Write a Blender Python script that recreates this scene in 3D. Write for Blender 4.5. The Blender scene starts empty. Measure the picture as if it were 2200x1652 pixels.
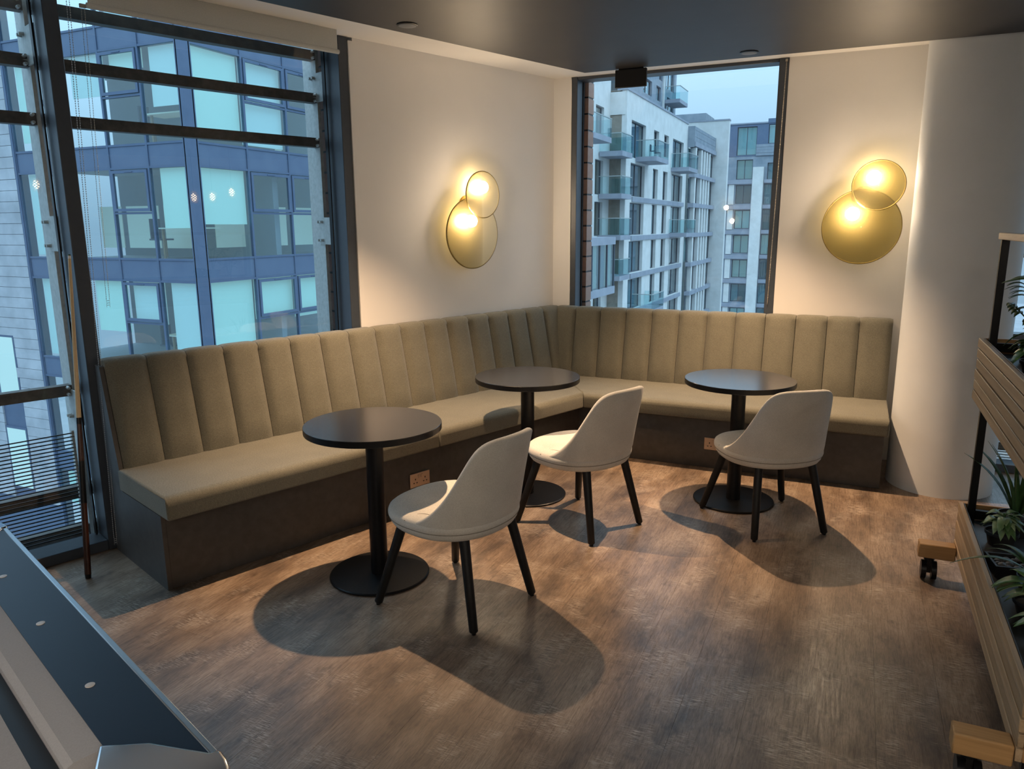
import bpy, math, random
from math import sin, cos, pi, radians, atan2, sqrt
from mathutils import Vector, Matrix
random.seed(7)
scn = bpy.context.scene
COL = scn.collection

# ------------------------------------------------------------------ camera
cam_d = bpy.data.cameras.new('camera'); cam = bpy.data.objects.new('camera', cam_d); COL.objects.link(cam)
F_PX, CAM = 1607.99, Vector((2.2282, -5.6688, 1.6229))
YAW, PITCH, ROLL = -0.4296, 0.2083, -0.0061
fw = Vector((sin(YAW) * cos(PITCH), cos(YAW) * cos(PITCH), -sin(PITCH)))
r0 = Vector((cos(YAW), -sin(YAW), 0)); u0 = r0.cross(fw)
rr = r0 * cos(ROLL) + u0 * sin(ROLL); uu = -r0 * sin(ROLL) + u0 * cos(ROLL)
cam.matrix_world = Matrix(((rr.x, uu.x, -fw.x, CAM.x), (rr.y, uu.y, -fw.y, CAM.y), (rr.z, uu.z, -fw.z, CAM.z), (0, 0, 0, 1)))
cam_d.sensor_fit = 'HORIZONTAL'; cam_d.sensor_width = 36.0; cam_d.lens = F_PX * 36.0 / 2200.0
cam_d.clip_start = 0.02; cam_d.clip_end = 500
scn.camera = cam

# ------------------------------------------------------------------ sky
world = bpy.data.worlds.new('sky'); scn.world = world; world.use_nodes = True
wn, wl = world.node_tree.nodes, world.node_tree.links
bg = wn['Background']
tc = wn.new('ShaderNodeTexCoord'); sx = wn.new('ShaderNodeSeparateXYZ'); cr = wn.new('ShaderNodeValToRGB')
wl.new(tc.outputs['Generated'], sx.inputs[0]); wl.new(sx.outputs['Z'], cr.inputs[0]); wl.new(cr.outputs[0], bg.inputs[0])
cr.color_ramp.elements[0].position = 0.0; cr.color_ramp.elements[0].color = (0.160, 0.262, 0.360, 1)
cr.color_ramp.elements[1].position = 1.0; cr.color_ramp.elements[1].color = (1.06, 1.62, 2.10, 1)   # overcast: brighter overhead
bg.inputs[1].default_value = 1.0

# ------------------------------------------------------------------ exposure
vs = scn.view_settings
vs.view_transform = 'Standard'; vs.look = 'None'; vs.gamma = 1.0; vs.use_curve_mapping = False
vs.exposure = 0.87
scn.cycles.max_bounces = 6; scn.cycles.diffuse_bounces = 3; scn.cycles.glossy_bounces = 3; scn.cycles.transmission_bounces = 4
scn.cycles.transparent_max_bounces = 16; scn.cycles.caustics_reflective = False; scn.cycles.caustics_refractive = False; scn.cycles.use_light_tree = False
SPOT_W = 225.0          # each ceiling downlight
REAR_FILL_W = 13.0           # each fill downlight added in the unseen rear half of the room
WARM = (1.0, 0.66, 0.39)

# ------------------------------------------------------------------ layout frames
WA = 0.3435                                    # the left wall leans this far from the y axis
A = Vector((-sin(WA), -cos(WA), 0)); NA = Vector((cos(WA), -sin(WA), 0))
ROT_A = atan2(A.y, A.x)                        # local x along the left wall from the corner, local y into the room
ROT_B = pi                                     # the same frame for the right wall (local x = -world x)
def PA(s, o, z=0.0): return A * s + NA * o + Vector((0, 0, z))
CEIL = 2.724

# ------------------------------------------------------------------ mesh helpers
class MB:
    def __init__(self): self.v, self.f = [], []
    def vert(self, *p): self.v.append(tuple(p)); return len(self.v) - 1
    def box(self, x0, x1, y0, y1, z0, z1):
        b = len(self.v)
        self.v += [(x0, y0, z0), (x1, y0, z0), (x1, y1, z0), (x0, y1, z0), (x0, y0, z1), (x1, y0, z1), (x1, y1, z1), (x0, y1, z1)]
        self.f += [tuple(b + i for i in q) for q in ((0, 3, 2, 1), (4, 5, 6, 7), (0, 1, 5, 4), (1, 2, 6, 5), (2, 3, 7, 6), (3, 0, 4, 7))]
        return self
    def prism(self, poly, z0, z1):
        n, b = len(poly), len(self.v)
        self.v += [(x, y, z0) for x, y in poly] + [(x, y, z1) for x, y in poly]
        self.f += [tuple(b + i for i in reversed(range(n))), tuple(b + n + i for i in range(n))]
        self.f += [(b + i, b + (i + 1) % n, b + n + (i + 1) % n, b + n + i) for i in range(n)]
        return self
    def cyl(self, p0, p1, ra, rb=None, n=16, caps=True):
        rb = ra if rb is None else rb
        p0, p1 = Vector(p0), Vector(p1); d = (p1 - p0).normalized()
        t = Vector((1, 0, 0)) if abs(d.x) < .9 else Vector((0, 1, 0))
        e1 = d.cross(t).normalized(); e2 = d.cross(e1)
        b = len(self.v)
        for P, r in ((p0, ra), (p1, rb)):
            for i in range(n):
                a = 2 * pi * i / n
                self.v.append(tuple(P + e1 * (cos(a) * r) + e2 * (sin(a) * r)))
        self.f += [(b + i, b + (i + 1) % n, b + n + (i + 1) % n, b + n + i) for i in range(n)]
        if caps: self.f += [tuple(b + i for i in reversed(range(n))), tuple(b + n + i for i in range(n))]
        return self
    def tube(self, pts, r, n=8, closed=False):
        pts = [Vector(p) for p in pts]; m = len(pts); b = len(self.v); up = None
        for k, P in enumerate(pts):
            q0 = pts[(k - 1) % m] if closed or k > 0 else P
            q1 = pts[(k + 1) % m] if closed or k < m - 1 else P
            d = (q1 - q0).normalized()
            if up is None: up = Vector((0, 0, 1)) if abs(d.z) < .9 else Vector((1, 0, 0))
            e1 = d.cross(up).normalized(); e2 = e1.cross(d).normalized(); up = e2
            rk = r[k] if isinstance(r, (list, tuple)) else r
            for i in range(n):
                a = 2 * pi * i / n; self.v.append(tuple(P + e1 * (cos(a) * rk) + e2 * (sin(a) * rk)))
        for k in range(m if closed else m - 1):
            c0, c1 = b + k * n, b + ((k + 1) % m) * n
            self.f += [(c0 + i, c0 + (i + 1) % n, c1 + (i + 1) % n, c1 + i) for i in range(n)]
        if not closed: self.f += [tuple(b + i for i in reversed(range(n))), tuple(b + (m - 1) * n + i for i in range(n))]
        return self
    def lathe(self, prof, n=32, c=(0, 0, 0)):
        b = len(self.v); m = len(prof)
        for r, z in prof:
            for i in range(n):
                a = 2 * pi * i / n; self.v.append((c[0] + r * cos(a), c[1] + r * sin(a), c[2] + z))
        for k in range(m - 1):
            for i in range(n):
                j = (i + 1) % n
                self.f.append((b + k * n + i, b + k * n + j, b + (k + 1) * n + j, b + (k + 1) * n + i))
        self.f += [tuple(b + i for i in reversed(range(n))), tuple(b + (m - 1) * n + i for i in range(n))]
        return self
    def grid(self, rows, wrap=False):
        b = len(self.v); n = len(rows[0])
        for r in rows: self.v += [tuple(p) for p in r]
        for k in range(len(rows) - 1):
            for i in range(n if wrap else n - 1):
                j = (i + 1) % n
                self.f.append((b + k * n + i, b + k * n + j, b + (k + 1) * n + j, b + (k + 1) * n + i))
        return self
    def sphere(self, c, r, n=12, m=8, sz=1.0):
        prof = [(max(r * sin(pi * k / m), 1e-4), -r * cos(pi * k / m) * sz) for k in range(m + 1)]
        return self.lathe(prof, n, c)
    def mesh(self, name, smooth=None):
        me = bpy.data.meshes.new(name); me.from_pydata(self.v, [], self.f); me.validate()
        if smooth is not None:
            for p in me.polygons: p.use_smooth = True
            me.set_sharp_from_angle(angle=radians(smooth))
        me.update(); return me

def link(name, me, mat=None, parent=None, loc=None, rz=None):
    if isinstance(me, MB): me = me.mesh(name)
    if mat is not None and not me.materials: me.materials.append(mat)
    o = bpy.data.objects.new(name, me); COL.objects.link(o)
    if parent is not None: o.parent = parent
    if loc is not None: o.location = loc
    if rz is not None: o.rotation_euler = (0, 0, rz)
    return o
def tag(o, label=None, cat=None, group=None, kind=None):
    if label: o['label'] = label
    if cat: o['category'] = cat
    if group: o['group'] = group
    if kind: o['kind'] = kind
    return o
def thing(name, label, cat, loc=(0, 0, 0), rz=0.0, group=None, kind=None):
    o = bpy.data.objects.new(name, None); COL.objects.link(o); o.empty_display_size = .1
    o.location = loc; o.rotation_euler = (0, 0, rz)
    return tag(o, label, cat, group, kind)
def struct(name, mb, mat, parent=None, loc=None, rz=None, label=None):
    o = link(name, mb, mat, parent, loc, rz); o['kind'] = 'structure'
    if label: o['label'] = label
    return o
def bevel(o, w, seg=2, ang=40):
    m = o.modifiers.new('bevel', 'BEVEL'); m.width = w; m.segments = seg; m.limit_method = 'ANGLE'; m.angle_limit = radians(ang)
    for p in o.data.polygons: p.use_smooth = True
    o.data.set_sharp_from_angle(angle=radians(60))
    return o
def copy_tree(o, parent=None):
    c = o.copy(); COL.objects.link(c); c.parent = parent
    for ch in [x for x in bpy.data.objects if x.parent == o]: copy_tree(ch, c)
    return c

# ------------------------------------------------------------------ materials
def mk(name, col=(.5, .5, .5), rough=.5, metal=0.0, spec=.5, emit=None, estr=0.0, coat=0.0, alpha=1.0):
    m = bpy.data.materials.new(name); m.use_nodes = True
    p = m.node_tree.nodes['Principled BSDF']
    p.inputs['Base Color'].default_value = (*col, 1); p.inputs['Roughness'].default_value = rough
    p.inputs['Metallic'].default_value = metal; p.inputs['Specular IOR Level'].default_value = spec
    p.inputs['Coat Weight'].default_value = coat
    if emit: p.inputs['Emission Color'].default_value = (*emit, 1); p.inputs['Emission Strength'].default_value = estr
    return m
def nodes(m): return m.node_tree.nodes, m.node_tree.links, m.node_tree.nodes['Principled BSDF']
def noise(n, l, vec, scale, detail=4, rough=.55, sc=None):
    t = n.new('ShaderNodeTexNoise'); t.inputs['Scale'].default_value = scale; t.inputs['Detail'].default_value = detail; t.inputs['Roughness'].default_value = rough
    if sc is not None:
        mp = n.new('ShaderNodeMapping'); mp.inputs['Scale'].default_value = sc; l.new(vec, mp.inputs['Vector']); vec = mp.outputs[0]
    l.new(vec, t.inputs['Vector']); return t
def ramp(n, l, fac, stops):
    r = n.new('ShaderNodeValToRGB'); e = r.color_ramp.elements
    while len(e) < len(stops): e.new(.5)
    for k, (p, c) in enumerate(stops): e[k].position = p; e[k].color = (*c, 1)
    l.new(fac, r.inputs[0]); return r
def bump(n, l, p, h, strength, dist=.002):
    b = n.new('ShaderNodeBump'); b.inputs['Strength'].default_value = strength; b.inputs['Distance'].default_value = dist
    l.new(h, b.inputs['Height']); l.new(b.outputs[0], p.inputs['Normal'])
def mixc(n, l, fac, a, b, mode='MIX'):
    m = n.new('ShaderNodeMix'); m.data_type = 'RGBA'; m.blend_type = mode
    for i, x in ((0, fac), (6, a), (7, b)):
        if isinstance(x, (int, float)): m.inputs[i].default_value = x
        elif isinstance(x, tuple): m.inputs[i].default_value = (*x, 1)
        else: l.new(x, m.inputs[i])
    return m.outputs[2]

def speckled(name, c1, c2, rough, scale, bstr=.1, bscale=None, metal=0, spec=.5, sc=None):
    m = mk(name, c1, rough, metal, spec); n, l, p = nodes(m)
    g = n.new('ShaderNodeTexCoord')
    t = noise(n, l, g.outputs['Object'], scale, 3, .6, sc)
    r = ramp(n, l, t.outputs[0], [(.3, c1), (.7, c2)]); l.new(r.outputs[0], p.inputs['Base Color'])
    if bstr:
        t2 = noise(n, l, g.outputs['Object'], bscale or scale, 1, .5, sc); bump(n, l, p, t2.outputs[0], bstr)
    return m
def fabric(name, c1, c2, scale=900.0):
    m = mk(name, c1, .9, 0, .2); n, l, p = nodes(m)
    p.inputs['Sheen Weight'].default_value = .15
    g = n.new('ShaderNodeTexCoord'); v = g.outputs['Object']
    a = noise(n, l, v, 1.0, 2, .5, (scale, scale, scale * .16)); b = noise(n, l, v, 1.0, 2, .5, (scale * .16, scale * .16, scale))
    s = n.new('ShaderNodeMath'); s.operation = 'ADD'; l.new(a.outputs[0], s.inputs[0]); l.new(b.outputs[0], s.inputs[1])
    h = n.new('ShaderNodeMath'); h.operation = 'MULTIPLY'; h.inputs[1].default_value = .5; l.new(s.outputs[0], h.inputs[0])
    r = ramp(n, l, h.outputs[0], [(.36, c1), (.64, c2)])
    big = noise(n, l, v, 9, 3, .5); rb = ramp(n, l, big.outputs[0], [(.3, (.93, .93, .93)), (.7, (1.05, 1.05, 1.05))])
    l.new(mixc(n, l, 1.0, r.outputs[0], rb.outputs[0], 'MULTIPLY'), p.inputs['Base Color'])
    bump(n, l, p, h.outputs[0], .35, .0015)
    return m
def wood(name, c1, c2, axis='y', rough=.5, scale=1.0):
    m = mk(name, c1, rough, 0, .4); n, l, p = nodes(m)
    g = n.new('ShaderNodeTexCoord'); oi = n.new('ShaderNodeObjectInfo')
    ad = n.new('ShaderNodeVectorMath'); ad.operation = 'ADD'; l.new(g.outputs['Object'], ad.inputs[0])
    sc_ = n.new('ShaderNodeVectorMath'); sc_.operation = 'SCALE'; cb = n.new('ShaderNodeCombineXYZ')
    for i in range(3): l.new(oi.outputs['Random'], cb.inputs[i])
    l.new(cb.outputs[0], sc_.inputs[0]); sc_.inputs['Scale'].default_value = 17.0; l.new(sc_.outputs[0], ad.inputs[1])
    s = {'x': (2, 60, 60), 'y': (60, 2, 60), 'z': (60, 60, 2)}[axis]
    t = noise(n, l, ad.outputs[0], scale, 6, .65, s)
    r = ramp(n, l, t.outputs[0], [(.3, c1), (.72, c2)])
    hs = n.new('ShaderNodeHueSaturation'); l.new(r.outputs[0], hs.inputs['Color'])
    mr = n.new('ShaderNodeMapRange'); mr.inputs['To Min'].default_value = .82; mr.inputs['To Max'].default_value = 1.18; l.new(oi.outputs['Random'], mr.inputs['Value']); l.new(mr.outputs[0], hs.inputs['Value'])
    l.new(hs.outputs[0], p.inputs['Base Color']); bump(n, l, p, t.outputs[0], .15, .001)
    return m
def glass(name, tint=(1, 1, 1), refl=1.0, rough=0.0, ior=1.5):
    m = bpy.data.materials.new(name); m.use_nodes = True; n, l = m.node_tree.nodes, m.node_tree.links
    n.remove(n['Principled BSDF']); out = n['Material Output']
    tr = n.new('ShaderNodeBsdfTransparent'); tr.inputs[0].default_value = (*tint, 1)
    gl = n.new('ShaderNodeBsdfGlossy'); gl.inputs['Roughness'].default_value = rough; gl.inputs[0].default_value = (refl, refl, refl, 1)
    fr = n.new('ShaderNodeFresnel'); ge = n.new('ShaderNodeNewGeometry'); mr = n.new('ShaderNodeMapRange')
    mr.inputs['To Min'].default_value = ior; mr.inputs['To Max'].default_value = 1 / ior   # both faces of a pane reflect alike
    l.new(ge.outputs['Backfacing'], mr.inputs['Value']); l.new(mr.outputs[0], fr.inputs['IOR'])
    mx = n.new('ShaderNodeMixShader'); l.new(fr.outputs[0], mx.inputs[0]); l.new(tr.outputs[0], mx.inputs[1]); l.new(gl.outputs[0], mx.inputs[2]); l.new(mx.outputs[0], out.inputs[0])
    return m

M = {}
M['wall'] = speckled('wall_paint', (.78, .76, .73), (.80, .78, .75), .75, 3, .05, 140)
M['white'] = speckled('soffit_paint', (.80, .78, .74), (.82, .80, .76), .7, 3, .03, 120)
M['column'] = speckled('column_paint', (.70, .73, .75), (.74, .77, .79), .6, 4, .06, 60)
M['ceiling'] = speckled('ceiling_paint', (.022, .022, .024), (.028, .028, .030), .5, 5, .03, 120)
M['frame'] = speckled('dark_frame', (.036, .046, .062), (.044, .055, .072), .42, 30, .01, 200, 0, .5)
M['frame'].node_tree.nodes['Principled BSDF'].inputs['IOR'].default_value = 1.6
M['black'] = speckled('black_metal', (.005, .005, .006), (.008, .008, .009), .36, 60, .03, 300, 0, .22)
M['blackwood'] = speckled('black_wood', (.005, .005, .0055), (.010, .0095, .009), .48, 30, .08, 200, 0, .3)
M['tabletop'] = speckled('table_laminate', (.014, .014, .016), (.018, .018, .02), .22, 80, .02, 600, 0, .5)
M['tabletop'].node_tree.nodes['Principled BSDF'].inputs['IOR'].default_value = 1.75
M['bench'] = fabric('bench_fabric', (.094, .089, .069), (.200, .191, .150), 1000)
M['chair'] = fabric('chair_fabric', (.46, .44, .395), (.66, .635, .58), 1100)
M['seam'] = speckled('seam_thread', (.20, .18, .15), (.26, .24, .2), .9, 200)
M['plinth'] = speckled('plinth_laminate', (.052, .047, .043), (.070, .064, .059), .5, 25, .05, 120)
M['steel'] = speckled('galvanised_steel', (.34, .37, .36), (.46, .49, .48), .5, 40, .1, 90, .15)
M['darksteel'] = speckled('weathered_bar', (.05, .045, .04), (.11, .095, .08), .55, 25, .1, 90, .3)
M['chrome'] = mk('chrome', (.75, .75, .76), .12, 1.0)
M['terracotta'] = speckled('terracotta', (.33, .19, .145), (.40, .24, .185), .8, 20, .1, 100)
M['glass'] = glass('window_glass', (.97, .99, 1.0), 1.0, 0.0, 1.45)
M['blind'] = speckled('blind_fabric', (.50, .51, .48), (.56, .57, .54), .9, 200, .1, 800)
M['bead_dark'] = mk('bead_dark', (.42, .42, .42), .35, .4)
M['bead_silver'] = mk('bead_silver', (.45, .40, .33), .35, .9)
M['brass'] = speckled('brass', (.45, .30, .10), (.52, .36, .13), .35, 40, .02, 100, .9)
M['rimbrass'] = mk('rim_brass', (.22, .17, .07), .4, .7)
M['oak'] = wood('oak', (.30, .205, .115), (.47, .34, .21), 'y', .5)
M['oakx'] = wood('oak_beam', (.34, .19, .075), (.50, .30, .13), 'x', .5)
M['tray'] = speckled('tray_metal', (.03, .035, .042), (.04, .045, .052), .45, 40, .03, 200)
M['soil'] = speckled('potting_soil', (.015, .011, .008), (.05, .04, .03), .95, 60, .5, 80)
M['pot'] = mk('pot_plastic', (.015, .015, .016), .45)
M['pebble'] = speckled('pebble', (.05, .045, .04), (.13, .12, .11), .5, 30)
M['cueash'] = wood('cue_ash', (.45, .31, .16), (.60, .44, .25), 'z', .35)
M['cuebutt'] = wood('cue_butt', (.015, .008, .006), (.09, .03, .018), 'z', .25)
M['socket'] = mk('socket_plate', (.55, .42, .32), .35, .6)
M['sockethole'] = mk('socket_hole', (.01, .01, .01), .6)
M['signback'] = mk('sign_panel', (.006, .006, .007), .6)
M['disc'] = mk('ceiling_fitting', (.16, .165, .17), .5)
M['poolrail'] = mk('rail_laminate', (.010, .020, .045), .42, 0, .5)
M['pooltrim'] = mk('rail_trim', (.45, .50, .54), .3, .8)
M['poolcloth'] = speckled('pool_cloth', (.47, .46, .47), (.53, .52, .53), .95, 300, .1, 900)
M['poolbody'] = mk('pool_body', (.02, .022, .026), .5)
M['sight'] = mk('rail_sight', (.75, .70, .66), .3)

def leafmat(name, c1, c2):
    m = speckled(name, c1, c2, .4, 25, .2, 60); p = m.node_tree.nodes['Principled BSDF']
    p.inputs['Subsurface Weight'].default_value = .0
    return m
M['leaf1'] = leafmat('leaf_dark', (.02, .055, .018), (.05, .11, .03))
M['leaf2'] = leafmat('leaf_mid', (.04, .11, .03), (.11, .21, .07))
M['leaf3'] = leafmat('leaf_pale', (.10, .20, .07), (.30, .38, .20))

def disc_glass():
    m = bpy.data.materials.new('amber_glass'); m.use_nodes = True; n, l = m.node_tree.nodes, m.node_tree.links
    n.remove(n['Principled BSDF']); out = n['Material Output']
    tr = n.new('ShaderNodeBsdfTransparent'); tr.inputs[0].default_value = (.90, .84, .58, 1)
    tl = n.new('ShaderNodeBsdfTranslucent'); tl.inputs[0].default_value = (.36, .31, .16, 1)
    df = n.new('ShaderNodeBsdfDiffuse'); df.inputs[0].default_value = (.32, .285, .15, 1)
    gl = n.new('ShaderNodeBsdfGlossy'); gl.inputs['Roughness'].default_value = .35; gl.inputs[0].default_value = (.8, .75, .6, 1)
    fr = n.new('ShaderNodeFresnel'); fr.inputs[0].default_value = 1.45
    a = n.new('ShaderNodeMixShader'); a.inputs[0].default_value = .45; l.new(tl.outputs[0], a.inputs[1]); l.new(df.outputs[0], a.inputs[2])
    b = n.new('ShaderNodeMixShader'); b.inputs[0].default_value = .56; l.new(a.outputs[0], b.inputs[1]); l.new(tr.outputs[0], b.inputs[2])
    c = n.new('ShaderNodeMixShader'); fm = n.new('ShaderNodeMath'); fm.operation = 'MULTIPLY'; fm.inputs[1].default_value = .35; l.new(fr.outputs[0], fm.inputs[0]); l.new(fm.outputs[0], c.inputs[0]); l.new(b.outputs[0], c.inputs[1]); l.new(gl.outputs[0], c.inputs[2]); l.new(c.outputs[0], out.inputs[0])
    return m
M['amber'] = disc_glass()
M['bulb'] = mk('lit_globe', (1, .9, .7), .5, emit=(1.0, .77, .54), estr=72.0)

def floor_mat():
    m = mk('oak_effect_plank', (.2, .14, .1), .42, 0, .5); n, l, p = nodes(m)
    g = n.new('ShaderNodeNewGeometry'); oi = n.new('ShaderNodeObjectInfo')
    cb = n.new('ShaderNodeCombineXYZ'); sc_ = n.new('ShaderNodeVectorMath'); sc_.operation = 'SCALE'; sc_.inputs['Scale'].default_value = 23.0
    for i in range(2): l.new(oi.outputs['Random'], cb.inputs[i])
    l.new(cb.outputs[0], sc_.inputs[0])
    ad = n.new('ShaderNodeVectorMath'); ad.operation = 'ADD'; l.new(g.outputs['Position'], ad.inputs[0]); l.new(sc_.outputs[0], ad.inputs[1]); V = ad.outputs[0]
    G = g.outputs['Position']
    grain = noise(n, l, V, 1.0, 3, .7, (130, 7.0, 1))
    fine = noise(n, l, V, 1.0, 2, .65, (420, 30, 1))
    blot = noise(n, l, G, 1.0, 4, .62, (6.0, 1.9, 1))
    saw = noise(n, l, V, 1.0, 2, .7, (22, 300, 1))
    sawm = noise(n, l, G, 1.0, 3, .6, (5.0, 4.0, 1))
    base = ramp(n, l, blot.outputs[0], [(.30, (.092, .066, .051)), (.5, (.215, .152, .107)), (.70, (.36, .272, .200))])
    gr = ramp(n, l, grain.outputs[0], [(.34, (.70, .68, .66)), (.50, (1.0, 1.0, 1.0)), (.68, (1.16, 1.16, 1.16))])
    c1 = mixc(n, l, .95, base.outputs[0], gr.outputs[0], 'MULTIPLY')
    fr_ = ramp(n, l, fine.outputs[0], [(.40, (.72, .70, .68)), (.56, (1.06, 1.06, 1.06))])
    c2 = mixc(n, l, .85, c1, fr_.outputs[0], 'MULTIPLY')
    sm = ramp(n, l, sawm.outputs[0], [(.50, (0, 0, 0)), (.63, (1, 1, 1))])
    sw = ramp(n, l, saw.outputs[0], [(.50, (0, 0, 0)), (.60, (1, 1, 1))])
    ml = n.new('ShaderNodeMath'); ml.operation = 'MULTIPLY'; l.new(sm.outputs[0], ml.inputs[0]); l.new(sw.outputs[0], ml.inputs[1])
    ml2 = n.new('ShaderNodeMath'); ml2.operation = 'MULTIPLY'; ml2.inputs[1].default_value = .78; l.new(ml.outputs[0], ml2.inputs[0])
    c3 = mixc(n, l, ml2.outputs[0], c2, (.50, .42, .34))
    dk = noise(n, l, G, 1.0, 4, .65, (12, 8, 1)); dr = ramp(n, l, dk.outputs[0], [(.56, (1, 1, 1)), (.74, (.45, .43, .44))])
    c4 = mixc(n, l, .9, c3, dr.outputs[0], 'MULTIPLY')
    hs = n.new('ShaderNodeHueSaturation'); l.new(c4, hs.inputs['Color'])
    mr = n.new('ShaderNodeMapRange'); mr.inputs['To Min'].default_value = .95; mr.inputs['To Max'].default_value = 1.05; l.new(oi.outputs['Random'], mr.inputs['Value']); l.new(mr.outputs[0], hs.inputs['Value'])
    l.new(hs.outputs[0], p.inputs['Base Color'])
    hh0 = n.new('ShaderNodeMath'); hh0.operation = 'MULTIPLY_ADD'; hh0.inputs[1].default_value = .6; l.new(grain.outputs[0], hh0.inputs[0]); hm = n.new('ShaderNodeMath'); hm.operation = 'MULTIPLY'; hm.inputs[1].default_value = .4; l.new(saw.outputs[0], hm.inputs[0]); l.new(hm.outputs[0], hh0.inputs[2])
    rr_ = n.new('ShaderNodeMapRange'); rr_.inputs['From Min'].default_value = .3; rr_.inputs['From Max'].default_value = .7; rr_.inputs['To Min'].default_value = .50; rr_.inputs['To Max'].default_value = .24; l.new(hh0.outputs[0], rr_.inputs['Value']); l.new(rr_.outputs[0], p.inputs['Roughness'])
    hh = n.new('ShaderNodeMath'); hh.operation = 'ADD'; l.new(grain.outputs[0], hh.inputs[0]); l.new(saw.outputs[0], hh.inputs[1])
    bump(n, l, p, hh.outputs[0], .25, .001)
    return m
M['floor'] = floor_mat()

# =================================================================== ROOM SHELL
far_s = 6.2
pA = PA(far_s, 0)
ROOM = [(0, 0), (pA.x, pA.y), (pA.x, -8.0), (6.3, -8.0), (6.3, 0)]
floor = struct('floor', MB().prism(ROOM, -.25, -.006), M['plinth'], label='brown grey wood effect plank floor')
W_, L_ = .2035, 1.22
pm = MB().box(-W_ / 2 + .0003, W_ / 2 - .0003, -L_ / 2 + .0003, L_ / 2 - .0003, -.006, 0).mesh('plank'); pm.materials.append(M['floor'])
offs = [0.0, .52, .83, .21, .67, .36, 1.02]
k0 = int((-1.9 - 2.2) / W_) - 1
for k in range(k0, 19):
    x = 2.2 + (k + .5) * W_
    o0 = -3.43 if k == -1 else (-2.912 if k == 0 else -3.43 + offs[k % 7] * 1.17)
    for j in range(-5, 6):
        y0 = o0 + j * L_; yc = y0 + L_ / 2
        if y0 + L_ > 0.0 or yc < -7.4: 
            if y0 > -0.01 or yc < -7.4: continue
        if x > 3.6 and yc < -5: continue
        # left of the slanted wall line: outside the room
        so = (x * NA.x + yc * NA.y)
        if so < -.12: continue
        ok = link('plank', pm, None, floor, (x, yc, 0))

# left wall: solid piece between window and corner, right wall pieces
def wall_prism(name, poly, z0, z1, mat, label): return struct(name, MB().prism(poly, z0, z1), mat, label=label)
def a2(s, o): v = PA(s, o); return (v.x, v.y)
WT = .16
cA = ((-WT) - NA.y * (-WT)) and None
wl_poly = [a2(0, 0), a2(1.825, 0), a2(1.825, -WT), a2(-.0, -WT)]
wall_left = struct('wall_left', MB().prism([(p.x, p.y) for p in (PA(1.825, 0), PA(1.825, -WT), PA(-.03, -WT), PA(0, 0))], 0, CEIL + .2), M['wall'], label='pale painted wall between two windows with a disc sconce')
wall_right = struct('wall_right', MB().box(1.70, 3.06, 0, WT, 0, CEIL + .2), M['wall'], label='pale painted wall between window and round column')
struct('wall_corner', MB().box(-.02, .142, 0, WT, 0, CEIL + .2), M['wall'], label='narrow pale wall strip in the corner')
struct('trim_1', MB().box(1.8265, 1.858, -.015, .006, 0, CEIL - .02), M['wall'], loc=(0, 0, 0), rz=ROT_A, label='slim painted trim beside the left window')
struct('trim_2', MB().box(.128, .146, -.006, .02, 1.0, CEIL - .02), M['white'], label='thin white trim on the corner window')
struct('wall_rear', MB().box(-3, 6.5, -8.15, -8.0, 0, CEIL + .2), M['wall'], label='rear wall of the room')
struct('wall_far_right', MB().box(6.3, 6.45, -8.1, .2, 0, CEIL + .2), M['wall'], label='far right wall of the room')
struct('wall_far_left', MB().box(pA.x - .15, pA.x, -8.1, pA.y + .02, 0, CEIL + .2), M['wall'], label='far left wall of the room')
# ceiling: dark main field, pale border
def inner(oa, ob):
    # point at distance oa from the left wall and ob from the right wall
    s = (-ob - NA.y * oa) / A.y; v = PA(s, oa); return (v.x, v.y)
RAFT = 2.60                                       # underside of the dark dropped raft
struct('ceiling', MB().prism([(-.4, .1), (pA.x - .1, pA.y), (pA.x - .1, -8.1), (6.4, -8.1), (6.4, .1)], CEIL, CEIL + .25), M['white'], label='pale upper ceiling along the walls')
struct('ceiling_raft', MB().prism([inner(.722, .735), a2(far_s, .722), (pA.x + .75, -7.9), (6.2, -7.9), (6.2, -.735)], RAFT, CEIL), M['ceiling'], label='dark grey dropped ceiling raft')

# round column
struct('column', MB().lathe([(.298, 0), (.298, CEIL + .1)], 64, (2.80, -.41, 0)).mesh('column', 40), M['column'], label='round pale grey column')

# ------------------------------------------------------------------ windows
def pane(parent, x0, x1, y, z0, z1, name='pane', mat='glass', th=.006):
    return link(name, MB().box(x0, x1, y - th, y, z0, z1), M[mat], parent)
# window 1 (left wall): frame local x = distance from the corner, y = into the room
w1 = thing('window_1', 'floor to ceiling window with dark frame beside the bench', None, (0, 0, 0), ROT_A, kind='structure')
def fr(name, *b, mat='frame', par=w1): return bevel(link(name, MB().box(*b), M[mat], par), .003, 1)
GZ = -.135
fr('jamb', 1.86, 1.925, -.16, .0, 0, CEIL)
fr('mullion', 3.395, 3.460, -.16, .0, 0, CEIL)
fr('mullion', 5.0, 5.076, -.16, .0, 0, CEIL)
fr('bottom_rail', 1.925, 3.395, -.16, -.02, 0, .055); fr('bottom_rail', 3.460, 5.0, -.16, -.005, 0, .055); fr('bottom_rail', 5.076, 6.2, -.16, -.005, 0, .055)
fr('top_rail', 1.925, 3.395, -.16, -.02, CEIL - .02, CEIL + .05); fr('top_rail', 3.460, 5.0, -.16, -.02, CEIL - .02, CEIL + .05); fr('top_rail', 5.076, 6.2, -.16, -.02, CEIL - .02, CEIL + .05)
pane(w1, 1.925, 3.395, GZ, .055, CEIL - .02); pane(w1, 3.460, 5.0, GZ, .055, CEIL - .02); pane(w1, 5.076, 6.2, GZ, .055, CEIL - .02)
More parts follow.
